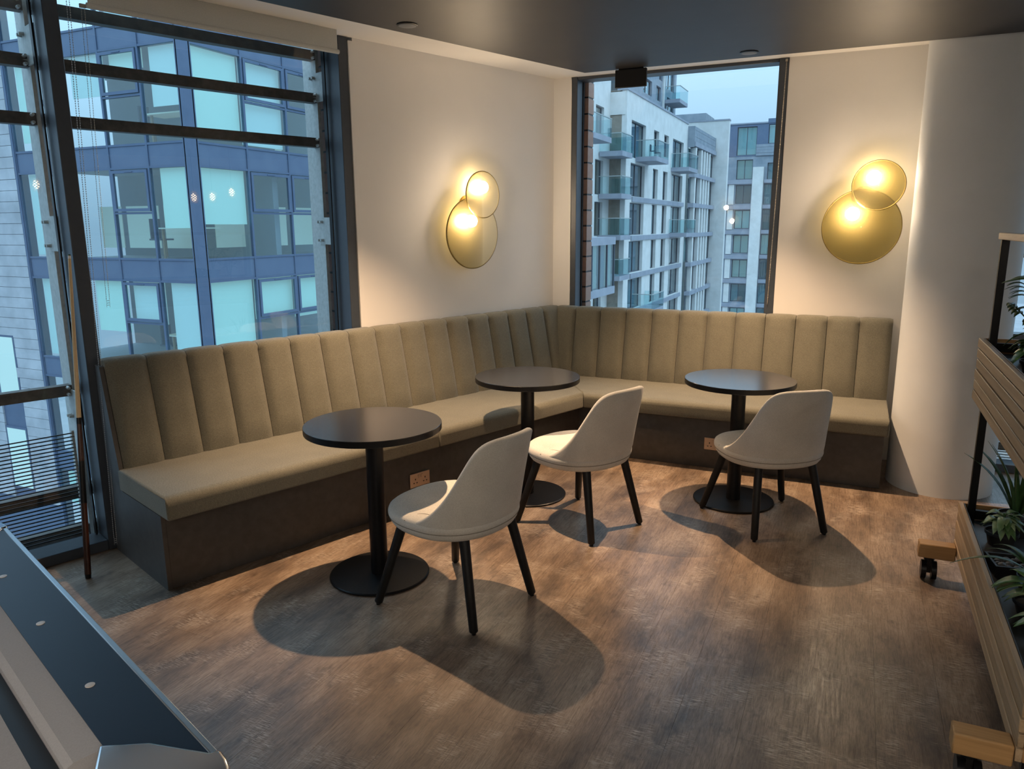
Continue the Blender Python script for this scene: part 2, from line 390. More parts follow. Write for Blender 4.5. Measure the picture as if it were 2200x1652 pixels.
for s in (1.945, 3.378, 3.475): fr('gasket', s - .004, s + .004, -.155, -.118, .055, CEIL - .02, mat='black')
# window 2 (right wall)
w2 = thing('window_2', 'corner window over the bench looking onto white apartment blocks', None, (0, 0, 0), 0, kind='structure')
fr('jamb', .146, .19, .002, .15, .02, CEIL, par=w2); fr('jamb', 1.635, 1.70, .002, .15, .02, CEIL, par=w2)
fr('top_rail', .19, 1.635, .01, .15, CEIL - .022, CEIL + .05, par=w2); fr('bottom_rail', .19, 1.635, .01, .15, 0, .07, par=w2)
fr('gasket', .19, .198, .12, .15, .07, CEIL - .022, mat='black', par=w2)
pane(w2, .19, 1.635, .135, .07, CEIL - .022)
# window 3 (right of the column)
w3 = thing('window_3', 'window right of the round column behind the planter', None, (0, 0, 0), 0, kind='structure')
fr('jamb', 3.06, 3.12, .002, .15, 0, CEIL, par=w3); fr('mullion', 4.6, 4.68, .002, .15, 0, CEIL, par=w3); fr('jamb', 6.22, 6.3, .002, .15, 0, CEIL, par=w3)
for x0, x1 in ((3.12, 4.6), (4.68, 6.22)):
    fr('bottom_rail', x0, x1, .01, .15, 0, .055, par=w3); fr('top_rail', x0, x1, .01, .15, CEIL - .02, CEIL + .05, par=w3)
    fr('transom', x0, x1, .02, .15, .885, .925, par=w3)
    pane(w3, x0, x1, .135, .055, .885); pane(w3, x0, x1, .135, .925, CEIL - .02)

# ------------------------------------------------------------------ outside shading steelwork
def shade(label, root_rz, bays, posts, sgn, bars, rods, rod_z):
    """vertical flat posts on brackets, horizontal tubes between them, thin rod guard"""
    t = thing('sun_shade', label, 'louvre frame', (0, 0, 0), root_rz)
    O = -.30 * sgn
    for s in posts:                                # flat bars set on edge, bolted to bracket plates from the frame
        y0, y1 = sorted((O, O - .15 * sgn))
        link('post', MB().box(s - .011, s + .011, y0, y1, -.3, 3.0), M['steel'], t)
        for z in (2.47, 1.60, .72):
            q0, q1 = sorted((O + .135 * sgn, O - .055 * sgn))
            b = link('bracket', MB().box(s + .0115, s + .0195, q0, q1, z - .085, z + .085), M['steel'], t)
            for oo in (.008, .042):
                for bz in (-.058, .058): link('bolt', MB().cyl((s + .0195, O - oo * sgn, z + bz), (s + .040, O - oo * sgn, z + bz), .010, .008, 8), M['steel'], b)
    bm = {}
    for s0, s1 in bays:
        for z in bars:
            h = .028 if z > .1 else .06
            o = link('bar', MB().box(s0 + .012, s1 - .012, O - .06, O + .0, z - h, z + h), M['darksteel'], t)
            for e in (s0 + .012, s1 - .012):
                k = 1 if e < (s0 + s1) / 2 else -1
                for bz in (-.018, .018): link('bolt', MB().cyl((e + .02 * k, O, z + bz), (e + .02 * k, O + .028 * sgn, z + bz), .009, .007, 8), M['steel'], o)
    if rods:
        for s0, s1 in rods:
            z = rod_z[0]
            while z < rod_z[1]:
                link('rod', MB().box(s0, s1, O + (.055 if sgn > 0 else -.06), O + (.06 if sgn > 0 else -.055), z, z + .0055), M['black'], t); z += .0195
            link('rod_bracket', MB().box(s0 if s0 > 3.4 else s0, s0 + .012, O + .04 * sgn, O + .06 * sgn, rod_z[0], rod_z[1]) if sgn > 0 else MB().box(s0, s0 + .012, O - .06, O - .04, rod_z[0], rod_z[1]), M['steel'], t)
    return t
shade('galvanised posts and dark louvre tubes outside the left window', ROT_A, [(1.885, 3.446), (3.446, 4.98), (4.98, 6.6)], [1.885, 3.446, 4.98], 1,
      [2.66, 2.41, 2.145, .80, .25, .0], [(3.49, 4.98)], (.02, .60))
shade('dark louvre tubes outside the window behind the planter', 0, [(2.9, 4.64), (4.64, 6.3)], [4.64], -1, [1.92, 1.43, .12], [(2.9, 4.6)], (.02, .45))

# terracotta cladding beside the windows
def tiles(name, label, rz, x0, x1, y0, y1, z0, z1, pitch=.128):
    t = thing(name, label, None, (0, 0, 0), rz, kind='structure')
    link('backing', MB().box(x0 + .004, x1 - .004, y0 + .006, y1 - .006, z0, z1), M['black'], t)
    me = MB().box(x0, x1, y0, y1, 0, pitch - .013).mesh('tile'); me.materials.append(M['terracotta'])
    z = z0
    while z < z1: link('tile', me, None, t, (0, 0, z)); z += pitch
tiles('wall_tiles_left', 'brown terracotta tiles outside beside the left window', ROT_A, 1.55, 1.83, -.46, -.17, -.2, 2.95)
tiles('wall_tiles_right', 'pinkish terracotta tiles outside beside the corner window', 0, -.16, .222, .17, .30, -.2, 2.95, .122)

# =================================================================== BENCH
BZ0, BZ1 = .36, .468
def channel_mesh(w, n=10):
    """one upholstered flute: local x across, y out of the wall, z up"""
    mb = MB(); rows = []
    prof = []                                     # (offset, z, puff)
    for k in range(9):
        t = k / 8; z = .455 + t * .505; o = .205 + (.095 - .205) * t
        prof.append((o, z, .26 if k == 0 else (.8 if k == 1 else 1.0)))
    for k in range(1, 6):                          # rolled top
        a = pi / 2 * k / 5; prof.append((.095 - .035 + .035 * cos(a), .965 + .035 * sin(a), 1.0 - .25 * k / 5))
    prof.append((.02, 1.0, .6))
    for (o, z, puff) in prof:
        row = []
        for i in range(n + 1):
            u = i / n * 2 - 1
            d = .030 * puff * (1 - abs(u) ** 5.0) - .016
            nz = .2 if z < .96 else .8
            row.append((u * w / 2 * .986, o + d * (1 if z < .97 else .5), z + (d * .35 if z > .93 else 0)))
        rows.append(row)
    mb.grid(rows)
    back0 = [(p[0], .03, .455) for p in rows[0]]; back1 = [(p[0], .012, .985) for p in rows[-1]]
    mb.grid([rows[-1], back1]); mb.grid([back1, back0]); mb.grid([back0, rows[0]])
    for side in (0, n):
        ring = [r[side] for r in rows] + [back1[side], back0[side]]
        b = len(mb.v); mb.v += ring; mb.f.append(tuple(range(b, b + len(ring))))
    return mb.mesh('back_flute', 50)
def cushion(name, poly, parent, front, r=.042):
    """block cushion: the two 'front' corners of poly bound the softly rounded front edge, the rest is piped tight"""
    o = link(name, MB().prism(poly, BZ0, BZ1), M['bench'], parent); me = o.data
    at = me.attributes.new('bevel_weight_edge', 'FLOAT', 'EDGE'); n = len(poly)
    for e in me.edges:
        a_, c_ = e.vertices
        top = a_ >= n and c_ >= n
        at.data[e.index].value = 1.0 if top and {a_ - n, c_ - n} == set(front) else .22
    m = o.modifiers.new('bevel', 'BEVEL'); m.width = r; m.segments = 5; m.limit_method = 'WEIGHT'
    for p in me.polygons: p.use_smooth = True
    me.set_sharp_from_angle(angle=radians(70))
    return o
flute = channel_mesh(.2)
flute.materials.append(M['bench'])
D_, DB = .7625, .668
INN = lambda o: (-o - NA.y * o) / A.y             # distance along the left wall of the inner corner at offset o
bA = thing('bench_seat', 'long olive beige fluted banquette along the left window wall', 'bench', (0, 0, 0), ROT_A, 'corner banquette')
for k in range(17):
    link('back_flute', flute, None, bA, (3.406 - .2 * (k + .5) - .0, 0, 0))
cushion('seat_cushion', [(1.868, .17), (3.43, .17), (3.43, D_), (1.868, D_)], bA, (2, 3))
cushion('seat_cushion', [(INN(.17), .17), (1.864, .17), (1.864, D_), (INN(D_) + .002, D_)], bA, (2, 3))
bevel(link('plinth', MB().prism([(INN(.02), .02), (3.408, .02), (3.408, DB), (INN(DB), DB)], 0, BZ0), M['plinth'], bA), .002, 1)
# end panel as (offset, height) outline extruded along the wall
ep = MB(); outl = [(.012, 0), (.672, 0), (.672, .36), (.205, .36), (.19, .46), (.075, .965), (.012, .97)]
b = len(ep.v); n_ = len(outl)
ep.v += [(3.409, o, z) for o, z in outl] + [(3.4285, o, z) for o, z in outl]
ep.f += [tuple(range(n_)), tuple(reversed(range(n_, 2 * n_)))] + [(i, n_ + i, n_ + (i + 1) % n_, (i + 1) % n_) for i in range(n_)]
link('end_panel', ep, M['plinth'], bA)
bB = thing('bench_seat', 'shorter olive beige fluted banquette under the corner window', 'bench', (0, 0, 0), 0, 'corner banquette')
def mirror_mesh(me):
    m2 = me.copy()
    for v in m2.vertices: v.co.y = -v.co.y
    m2.flip_normals(); return m2
fluteB = mirror_mesh(flute)
for k in range(11):
    link('back_flute', fluteB, None, bB, (2.476 - .2042 * (k + .5), 0, 0)).scale = (1.02, 1, 1)
fl0 = mirror_mesh(channel_mesh(.17)); fl0.materials.append(M['bench']) if not fl0.materials else None
link('back_flute', fl0, None, bB, (.145, 0, 0))
i1, i2 = inner(.17, .17), inner(D_, D_)
cushion('seat_cushion', [i1, (2.478, -.17), (2.478, -D_), (i2[0] + .002, i2[1])], bB, (2, 3))
ib0, ib1 = inner(.02, .02), inner(DB, DB)
bevel(link('plinth', MB().prism([ib0, (2.462, -.02), (2.462, -DB), (ib1[0], ib1[1])], 0, BZ0), M['plinth'], bB), .002, 1)

# sockets on the plinths
def socket(label, loc, rz):
    t = thing('wall_socket', label, 'socket', loc, rz, 'double sockets on the bench plinth')
    bevel(link('plate', MB().box(-.073, .073, .0, .009, -.043, .043), M['socket'], t), .004, 2)
    for sx_ in (-.036, .036):
        for hx, hz, w, h in ((0, .006, .004, .008), (-.011, -.016, .0065, .004), (.011, -.016, .0065, .004)):
            link('pin_hole', MB().box(sx_ + hx - w / 2 - .001, sx_ + hx + w / 2 + .001, .0085, .0098, hz - h / 2 - .001, hz + h / 2 + .001), M['sockethole'], t)
    for sx_ in (-.012, .012): bevel(link('switch', MB().box(sx_ - .006, sx_ + .006, .008, .0125, .012, .03), M['socket'], t), .001, 1)
socket('bronze double socket on the long bench plinth behind the near table', PA(1.955, DB + .0005, .166), ROT_A)
socket('bronze double socket half hidden behind the chair by the right table', (1.447, -DB - .0005, .172), ROT_B)

# =================================================================== TABLES
def make_table():
    t = thing('bistro_table', 'x', 'table')
    link('table_top', MB().lathe([(.3120, -.030), (.3130, -.029), (.3130, -.001), (.3122, 0)], 72, (0, 0, .745)).mesh('table_top', 30), M['tabletop'], t)
    link('edge_band', MB().lathe([(.3130, -.028), (.3134, -.0275), (.3134, -.0026), (.3130, -.0022)], 72, (0, 0, .745)).mesh('edge_band', 30), M['black'], t)
    link('pedestal', MB().cyl((0, 0, .0125), (0, 0, .712), .0405, .0405, 32).mesh('pedestal', 30), M['black'], t)
    link('mounting_plate', MB().lathe([(.12, 0), (.12, .006)], 24, (0, 0, .709)).mesh('mp', 30), M['black'], t)
    link('base_plate', MB().lathe([(.232, 0), (.2345, .003), (.2345, .009), (.230, .0125)], 64).mesh('base_plate', 30), M['black'], t)
    return t
table0 = make_table()
for i, (x, y, lab) in enumerate(((.2647, -2.9149, 'round black pedestal table nearest the pool table, beside the long bench'),
                                 (.4806, -1.6308, 'round black pedestal table in the bench corner between the other two'),
                                 (1.6559, -1.2297, 'round black pedestal table in front of the corner window, nearest the column'))):
    t = table0 if i == 0 else copy_tree(table0)
    t.location = (x, y, 0); tag(t, lab, 'table', 'round black bistro tables')

# =================================================================== CHAIRS (local +y faces forward)
def outline(a):
    s, c = sin(a), -cos(a)                     # a = 0 points to the rear
    D, n = (.285, 2.5) if c > 0 else (.250, 2.25)
    w = max(0.0, min(1.0, (c + .35) / .7)); n = 2.25 * (1 - w) + 2.5 * w
    r = (abs(s / .276) ** n + abs(c / D) ** n) ** (-1 / n)
    return r * s, r * c
RIM = [(0, .367), (25, .364), (36, .355), (42, .342), (47, .320), (51, .286), (55, .238), (60, .176), (65, .122), (71, .076), (78, .039), (86, .013), (93, .003), (98, 0), (180, 0)]
def rim_h(a):
    d = abs(math.degrees(a))
    for k in range(len(RIM) - 1):
        (a0, h0), (a1, h1) = RIM[k], RIM[k + 1]
        if d <= a1:
            t = (d - a0) / (a1 - a0)
            m0 = (h1 - RIM[k - 1][1]) / (a1 - RIM[k - 1][0]) if k > 0 else 0.0
            m1 = (RIM[k + 2][1] - h0) / (RIM[k + 2][0] - a0) if k + 2 < len(RIM) else 0.0
            w = a1 - a0
            return max(0, h0 * (2 * t ** 3 - 3 * t ** 2 + 1) + m0 * w * (t ** 3 - 2 * t ** 2 + t) + h1 * (3 * t ** 2 - 2 * t ** 3) + m1 * w * (t ** 3 - t ** 2))
    return 0.0
def make_chair():
    t = thing('dining_chair', 'x', 'chair')
    Z0 = .412
    # shell
    N = 80; amax = radians(100); rows = []
    for i in range(N + 1):
        a = -amax + 2 * amax * i / N
        h = max(rim_h(a), .0) + .022
        ox, oy = outline(a); L = sqrt(ox * ox + oy * oy); nx, ny = ox / L, oy / L
        col = []
        def P(tz, inset):
            z = tz * h; q = z / .39
            lean = -.085 * q ** 1.2
            nar = 1 - .10 * q ** 1.3
            tuck = -.012 * max(0, 1 - z / .05) ** 2
            x = (ox - nx * (inset - tuck)) * nar; y = (oy - ny * (inset - tuck)) + lean
            return (x, y, Z0 + z)
        for k in range(9): col.append(P(k / 8, 0))
        th = .034 if h > .08 else .034
        for k in range(1, 5):
            b_ = pi * k / 5; p0 = P(1, th / 2 - th / 2 * cos(b_)); col.append((p0[0], p0[1], p0[2] + .013 * sin(b_)))
        for k in range(8, -1, -1):
            p0 = P(k / 8, th + .022 * max(0, 1 - k / 8 * h / .10) ** 2); col.append((p0[0], p0[1], p0[2] + (.02 * (1 - k / 8))))
        rows.append(col)
    mb = MB().grid(rows, wrap=True)
    for r_ in (rows[0], rows[-1]):
        b_ = len(mb.v); mb.v += r_; mb.f.append(tuple(range(b_, b_ + len(r_))))
    link('backrest', mb.mesh('backrest', 60), M['chair'], t)
    # seat pad and lower band
    def ring(scale, z, n=64, dy=0): return [(outline(2 * pi * k / n)[0] * scale, outline(2 * pi * k / n)[1] * scale + dy, z) for k in range(n)]
    pad = MB().grid([ring(.985, Z0), ring(1.0, Z0 + .008), ring(1.0, Z0 + .022), ring(.985, Z0 + .034), ring(.95, Z0 + .042), ring(.86, Z0 + .047), ring(.6, Z0 + .046), ring(.3, Z0 + .044), ring(.02, Z0 + .043)], wrap=True)
    link('seat', pad.mesh('seat', 60), M['chair'], t)
    bnd = MB().grid([ring(.02, Z0 - .040), ring(.86, Z0 - .040), ring(.925, Z0 - .034), ring(.965, Z0 - .018), ring(.978, Z0 - .002), ring(.95, Z0 + .004)], wrap=True)
    link('seat_base', bnd.mesh('seat_base', 60), M['chair'], t)
    link('seam', MB().tube([(p[0], p[1], p[2]) for p in ring(.984, Z0 - .001, 72)], .0022, 6, True).mesh('seam', 60), M['seam'], t)
    for s in (-1, 1):
        pts = []
        for k in range(9):                       # where the shell meets the loose front of the seat
            q = k / 8; pts.append((s * (.273 - .075 * q - .03 * sin(pi * q)), .055 - .10 * q ** 1.5 , Z0 + .030 + .016 * sin(pi / 2 * min(1, q * 2.2))))
        link('seam', MB().tube(pts, .002, 6).mesh('seam', 60), M['seam'], t)
    for (fx, fy, tx, ty) in ((.258, .25, .170, .165), (-.258, .25, -.170, .165), (.205, -.25, .155, -.165), (-.205, -.25, -.155, -.165)):
        top = Vector((tx, ty, Z0 - .035)); bot = Vector((fx, fy, .008)); d = (top - bot).normalized()
        leg = MB().tube([bot, bot + d * .006, bot + d * .2, top], [.013, .0185, .0205, .0225], 16)
        lg = link('leg', leg.mesh('leg', 50), M['blackwood'], t)
        link('glide', MB().cyl((fx, fy, 0), (fx, fy, .010), .009, .010, 12), M['black'], lg)
    return t
chair0 = make_chair()
for i, (x, y, fx, fy, lab) in enumerate(((.728, -2.968, -.487, .105, 'pale grey upholstered chair nearest the camera, at the near table'),
                                         (.933, -1.923, -.466, .186, 'pale grey upholstered chair in the middle, facing the corner table'),
                                         (1.866, -1.490, -.300, .405, 'pale grey upholstered chair at the table in front of the column'))):
    t = chair0 if i == 0 else copy_tree(chair0)
    t.location = (x, y, 0); t.rotation_euler = (0, 0, atan2(-fx, fy)); tag(t, lab, 'chair', 'pale upholstered chairs with black legs')

# =================================================================== SCONCES (local x = viewer's left, y out of the wall)
def disc_mesh(cx, cz, R, y, th):
    mb = MB(); n = 72
    prof = [(R - .004, y - th), (R, y - th + .003), (R, y - .003), (R - .004, y)]
    rows = [[(cx + r * cos(2 * pi * k / n), yy, cz + r * sin(2 * pi * k / n)) for k in range(n)] for r, yy in [(.002, y - th)] + prof + [(.002, y)]]
    return mb.grid(rows, wrap=True).mesh('glass_disc', 30)
def ringtube(cx, cz, R, y, r):
    n = 72; return MB().tube([(cx + R * cos(2 * pi * k / n), y, cz + R * sin(2 * pi * k / n)) for k in range(n)], r, 6, True).mesh('rim', 60)
def make_sconce():
    t = thing('wall_sconce', 'x', 'wall lamp')
    #           centre x, z, radius, distance, bulb x, z
    for cx, cz, R, y, bx, bz in ((0, 0, .242, .060, .058, .085), (-.083, .266, .158, .082, -.052, .315)):
        d = link('glass_disc', disc_mesh(cx, cz, R, y, .012), M['amber'], t)
        link('rim', ringtube(cx, cz, R, y - .006, .0048), M['rimbrass'], d)
        g = link('globe', MB().sphere((bx, .106, bz), .042, 20, 12).mesh('globe', 60), M['bulb'], t)
        link('lamp_holder', MB().cyl((bx, .002, bz), (bx, y - .0125, bz), .016, .018, 16).mesh('holder', 40), M['brass'], t)
        link('stand_off', MB().cyl((cx, .0, cz + R * .55), (cx, y - .012, cz + R * .55), .007, .007, 10), M['brass'], t)
    link('backplate', MB().cyl((.0, 0, .19), (.0, .014, .19), .075, .072, 32).mesh('backplate', 40), M['brass'], t)
    return t
sc0 = make_sconce()
def place_sconce(t, loc, rz, lab):
    t.location = loc; t.rotation_euler = (0, 0, rz); tag(t, lab, 'wall lamp', 'two disc wall sconces')
place_sconce(sc0, PA(.925, .001, 1.575), ROT_A, 'two amber glass disc sconce on the wall left of the corner')
place_sconce(copy_tree(sc0), (2.227, -.001, 1.605), ROT_B, 'two amber glass disc sconce on the wall beside the column')
place_sconce(copy_tree(sc0), (.10, -7.999, 1.605), 0.0, 'two amber glass disc sconce on the rear wall, seen only as a reflection')

# =================================================================== CEILING FITTINGS
def downlight(x, y, lab):
    t = thing('downlight', lab, 'downlight', (x, y, RAFT), 0, 'recessed ceiling downlights')
    link('rim', MB().lathe([(.044, -.0005), (.052, -.0015), (.052, -.004), (.045, -.006)], 40).mesh('rim', 30), M['black'], t)
    link('lens', MB().lathe([(.044, -.001), (.043, -.007), (.026, -.010), (.002, -.0105)], 40).mesh('lens', 60), M['disc'], t)
    l = bpy.data.lights.new('downlight_beam', 'SPOT'); l.energy = SPOT_W; l.color = WARM; l.spot_size = radians(84); l.spot_blend = .85; l.shadow_soft_size = .020
    lo = bpy.data.objects.new('downlight_beam', l); COL.objects.link(lo); lo.location = (x, y, RAFT - .035)
downlight(.109, -2.258, 'small round downlight in the dark ceiling near the left window')
downlight(1.558, -.883, 'small round downlight in the dark ceiling above the corner window')
for x, y, lab in ((1.4, -7.3, 'added unseen fill downlight in the rear ceiling, leftmost of its row'), (2.7, -7.3, 'added unseen fill downlight in the rear ceiling, second from the left of its row'), (4.0, -7.3, 'added unseen fill downlight in the rear ceiling, third from the left of its row'), (5.3, -7.3, 'added unseen fill downlight in the rear ceiling, rightmost of its row')):
    t = thing('downlight', lab, 'downlight', (x, y, RAFT), 0, 'added rear fill downlights')  # unseen fixtures added behind the camera to lift the interior brightness
    link('rim', MB().lathe([(.10, -.0005), (.115, -.0015), (.115, -.004), (.102, -.006)], 40).mesh('rim', 30), M['disc'], t)
    l = bpy.data.lights.new('rear_fill_light', 'AREA'); l.shape = 'DISK'; l.size = .20; l.energy = REAR_FILL_W; l.color = (1.0, .88, .74)
    lo = bpy.data.objects.new('rear_fill_light', l); COL.objects.link(lo); lo.location = (x, y, RAFT - .012)
sg = thing('hanging_sign', 'blank black side of a sign hanging from the ceiling before the corner window', 'sign', (.820, -.75, RAFT - .052), 0)
bevel(link('panel', MB().box(-.102, .102, -.012, .012, -.063, .046), M['signback'], sg), .003, 1)
link('bracket', MB().box(-.08, .08, -.006, .006, .044, .0515), M['black'], sg)

# perforated pendants on the far side of the room (they show as reflections in the left window)
def make_pendant():
    t = thing('pendant_lamp', 'x', 'pendant lamp')
    mb = MB(); n, m = 20, 10; R_, H_ = .062, .15
    rad = lambda j: R_ * (.62 + .38 * sin(pi * (.12 + .76 * j / m)))
    for j in range(m):
        for i in range(n):
            if (i + j) % 2: continue
            a0, a1 = 2 * pi * i / n, 2 * pi * (i + 1) / n; z0, z1 = H_ * j / m, H_ * (j + 1) / m
            b_ = len(mb.v); mb.v += [(rad(j) * cos(a0), rad(j) * sin(a0), z0), (rad(j) * cos(a1), rad(j) * sin(a1), z0), (rad(j + 1) * cos(a1), rad(j + 1) * sin(a1), z1), (rad(j + 1) * cos(a0), rad(j + 1) * sin(a0), z1)]
            mb.f.append((b_, b_ + 1, b_ + 2, b_ + 3))
    sh = link('perforated_shade', mb, M['brass'], t); md = sh.modifiers.new('solid', 'SOLIDIFY'); md.thickness = .002
    link('rim', MB().tube([(.045 * cos(2 * pi * k / 32), .045 * sin(2 * pi * k / 32), 0) for k in range(32)], .003, 6, True), M['brass'], t)
    link('globe', MB().sphere((0, 0, .075), .034, 10, 6, 1.5).mesh('globe', 60), M['bulb2'], t)
    link('cord', MB().cyl((0, 0, .15), (0, 0, .75), .003, .003, 8), M['black'], t)
    return t
M['bulb2'] = mk('pendant_globe', (1, .9, .7), .5, emit=(1.0, .72, .42), estr=10.0); M['bulb2'].cycles.emission_sampling = 'NONE'
pd0 = make_pendant()
for i, (x, y, z, lab) in enumerate(((4.92, -2.20, 1.93, 'perforated brass pendant, first of the row reflected in the left window'), (4.94, -1.98, 1.94, 'perforated brass pendant, second of the row reflected in the left window'),
                                    (4.97, -1.74, 2.00, 'perforated brass pendant, last of the row reflected in the left window'), (4.66, -3.86, 2.04, 'perforated brass pendant hanging alone, reflected beside the window mullion'))):
    t = pd0 if i == 0 else copy_tree(pd0)
    t.location = (x, y, z); tag(t, lab, 'pendant lamp', 'perforated pendants')
    for ch in [q for q in bpy.data.objects if q.parent == t and q.name.startswith('cord')]: ch.scale = (1, 1, (RAFT - z) / .75); ch.location = (0, 0, .15 * (1 - (RAFT - z) / .75) + .0)

# =================================================================== BLIND AND CHAINS
bl = thing('roller_blind', 'rolled up beige roller blind at the top of the left window', 'blind', PA(0, 0, 0), ROT_A)
link('fabric', MB().box(1.995, 3.30, .098, .1005, 2.612, 2.737), M['blind'], bl)
link('bottom_bar', MB().cyl((1.988, .099, 2.606), (3.306, .099, 2.606), .0125, .0125, 16).mesh('bar', 40), M['blind'], bl)
def chain(name, lab, p0, p1, gap, mat, rz, r=.0028, pitch=.0105):
    mb = MB(); p0, p1 = Vector(p0), Vector(p1); d = p1 - p0; L = d.length; n = int(L / pitch)
    for sgn in (-1, 1):
        for k in range(n):
            q = p0 + d * (k / n); b = len(mb.v)
            cx, cy, cz = q.x + sgn * gap * (1 if k < n - 3 else .4), q.y, q.z
            mb.v += [(cx + r, cy, cz), (cx - r, cy, cz), (cx, cy + r, cz), (cx, cy - r, cz), (cx, cy, cz + r * 1.25), (cx, cy, cz - r * 1.25)]
            mb.f += [tuple(b + i for i in f) for f in ((0, 2, 4), (2, 1, 4), (1, 3, 4), (3, 0, 4), (2, 0, 5), (1, 2, 5), (3, 1, 5), (0, 3, 5))]
    t = thing(name, lab, 'blind chain', (0, 0, 0), rz, 'blind chains')
    o = link('beads', mb, M[mat], t); o['kind'] = 'stuff'
    link('cord', MB().tube([p0 + Vector((gap, 0, 0)), p1 + Vector((gap, 0, 0)), p1 + Vector((-gap, 0, 0)), p0 + Vector((-gap, 0, 0))], .0007, 5), M[mat], t)
    link('end_clip', MB().box(p0.x - gap - .006, p0.x + gap + .006, p0.y - .006, p0.y + .006, p0.z - .004, p0.z + .012), M[mat], t)
    return t
chain('bead_chain', 'long bead chain hanging beside the mullion down to the floor', (3.366, .06, 2.71), (3.446, .06, .045), .006, 'bead_dark', ROT_A)
chain('bead_chain', 'shorter pale bead chain hanging from the blind end', (3.318, .085, 2.60), (3.352, .07, 1.25), .007, 'bead_silver', ROT_A, .0022)
chain('bead_chain', 'brass bead chain hanging down the right jamb of the corner window', (1.683, -.012, 2.70), (1.658, -.012, 1.06), .0012, 'bead_silver', 0, .003)

# =================================================================== CUE
cu_b, cu_t = PA(3.643, .270, .0), PA(3.478, .012, 1.505)
cue = thing('pool_cue', 'wooden pool cue with dark butt leaning on the window mullion', 'pool cue', cu_b, 0)
dv = cu_t - cu_b; L = dv.length
cue.rotation_mode = 'QUATERNION'; cue.rotation_quaternion = dv.to_track_quat('Z', 'Y')
def cz(name, z0, z1, r0_, r1_, mat): return link(name, MB().cyl((0, 0, z0), (0, 0, z1), r0_, r1_, 16).mesh(name, 40), M[mat], cue)
cz('rubber_bumper', .003, .022, .0125, .0145, 'black'); cz('butt', .022, .36, .0145, .0132, 'cuebutt'); cz('wrap', .36, .56, .0134, .0126, 'black')
cz('forearm', .56, .735, .0124, .0112, 'cuebutt'); cz('joint_collar', .735, .765, .0116, .0112, 'black'); cz('shaft', .765, L - .02, .0110, .0065, 'cueash'); cz('ferrule', L - .02, L - .006, .0065, .0064, 'sight'); cz('tip', L - .006, L, .0063, .0055, 'leaf1')

# =================================================================== POOL TABLE (frame of the left wall)
pool = thing('pool_table', 'pool table with navy rails, grey cloth and chrome corner castings', 'pool table', PA(4.17, 2.267, 0), ROT_A)
HW, LEN, ZT = .80, 2.86, .80
def pbox(name, *b, mat, bv=.003): return bevel(link(name, MB().box(*b), M[mat], pool), bv, 2)
CAPI, CAPO = .517, .664
# rails: end rail nearest the bench has bevelled ends under the castings
link('rail_top', MB().prism([(.006, -CAPO), (.006, CAPO), (.118, CAPI), (.118, -CAPI)], ZT - .03, ZT), M['poolrail'], pool)
link('rail_top', MB().prism([(LEN - .006, CAPO), (LEN - .006, -CAPO), (LEN - .118, -CAPI), (LEN - .118, CAPI)], ZT - .03, ZT), M['poolrail'], pool)
for s in (-1, 1): link('rail_top', MB().box(.15, LEN - .15, min(s * (HW - .006), s * (HW - .118)), max(s * (HW - .006), s * (HW - .118)), ZT - .03, ZT), M['poolrail'], pool)
bevel(link('edge_trim', MB().box(-.006, .006, -CAPO - .005, CAPO + .005, ZT - .06, ZT + .002), M['pooltrim'], pool), .002, 2)
for s in (-1, 1): bevel(link('edge_trim', MB().box(.14, LEN - .14, min(s * HW, s * (HW - .008)), max(s * HW, s * (HW - .008)), ZT - .06, ZT + .002), M['pooltrim'], pool), .002, 2)
# cushions: sloping nose
def cush(p0, p1, inward):
    d = Vector(inward)
    prof = [(0, ZT - .002), (.045, ZT - .004), (.058, ZT - .010), (.040, ZT - .035), (0, ZT - .045)]
    mb = MB(); rows = []
    for P in (p0, p1): rows.append([(P[0] + d.x * o, P[1] + d.y * o, z) for o, z in prof])
    mb.grid(rows, wrap=True); mb.f += [tuple(range(5)), tuple(reversed(range(5, 10)))]
    link('cushion', mb, M['poolcloth'], pool)
cush((.118, -CAPI), (.118, CAPI), (1, 0)); cush((LEN - .118, -CAPI), (LEN - .118, CAPI), (-1, 0))
for s in (-1, 1): cush((.2, s * (HW - .118)), (LEN - .2, s * (HW - .118)), (0, -s))
pbox('bed', .118, LEN - .118, -HW + .118, HW - .118, ZT - .075, ZT - .042, mat='poolcloth')
link('nose_shade_strip', MB().box(.172, .204, -HW + .2, HW - .2, ZT - .042, ZT - .0412), M['poolbody'], pool)  # dark strip paints the shade beneath the cushion nose onto the bed
pbox('apron', .012, LEN - .012, -HW + .012, HW - .012, ZT - .22, ZT - .062, mat='poolbody')
pbox('cabinet', .12, LEN - .12, -HW + .12, HW - .12, ZT - .30, ZT - .22, mat='poolbody')
for x in (.25, LEN - .25):
    for s in (-1, 1): pbox('leg', x - .09, x + .09, s * .52 - .09, s * .52 + .09, 0, ZT - .30, mat='poolbody')
for k in (-1, 0, 1): link('rail_sight', MB().lathe([(.0085, 0), (.0085, .0012), (.006, .0016)], 20, (.078, k * .318, ZT)).mesh('sight', 40), M['sight'], pool)
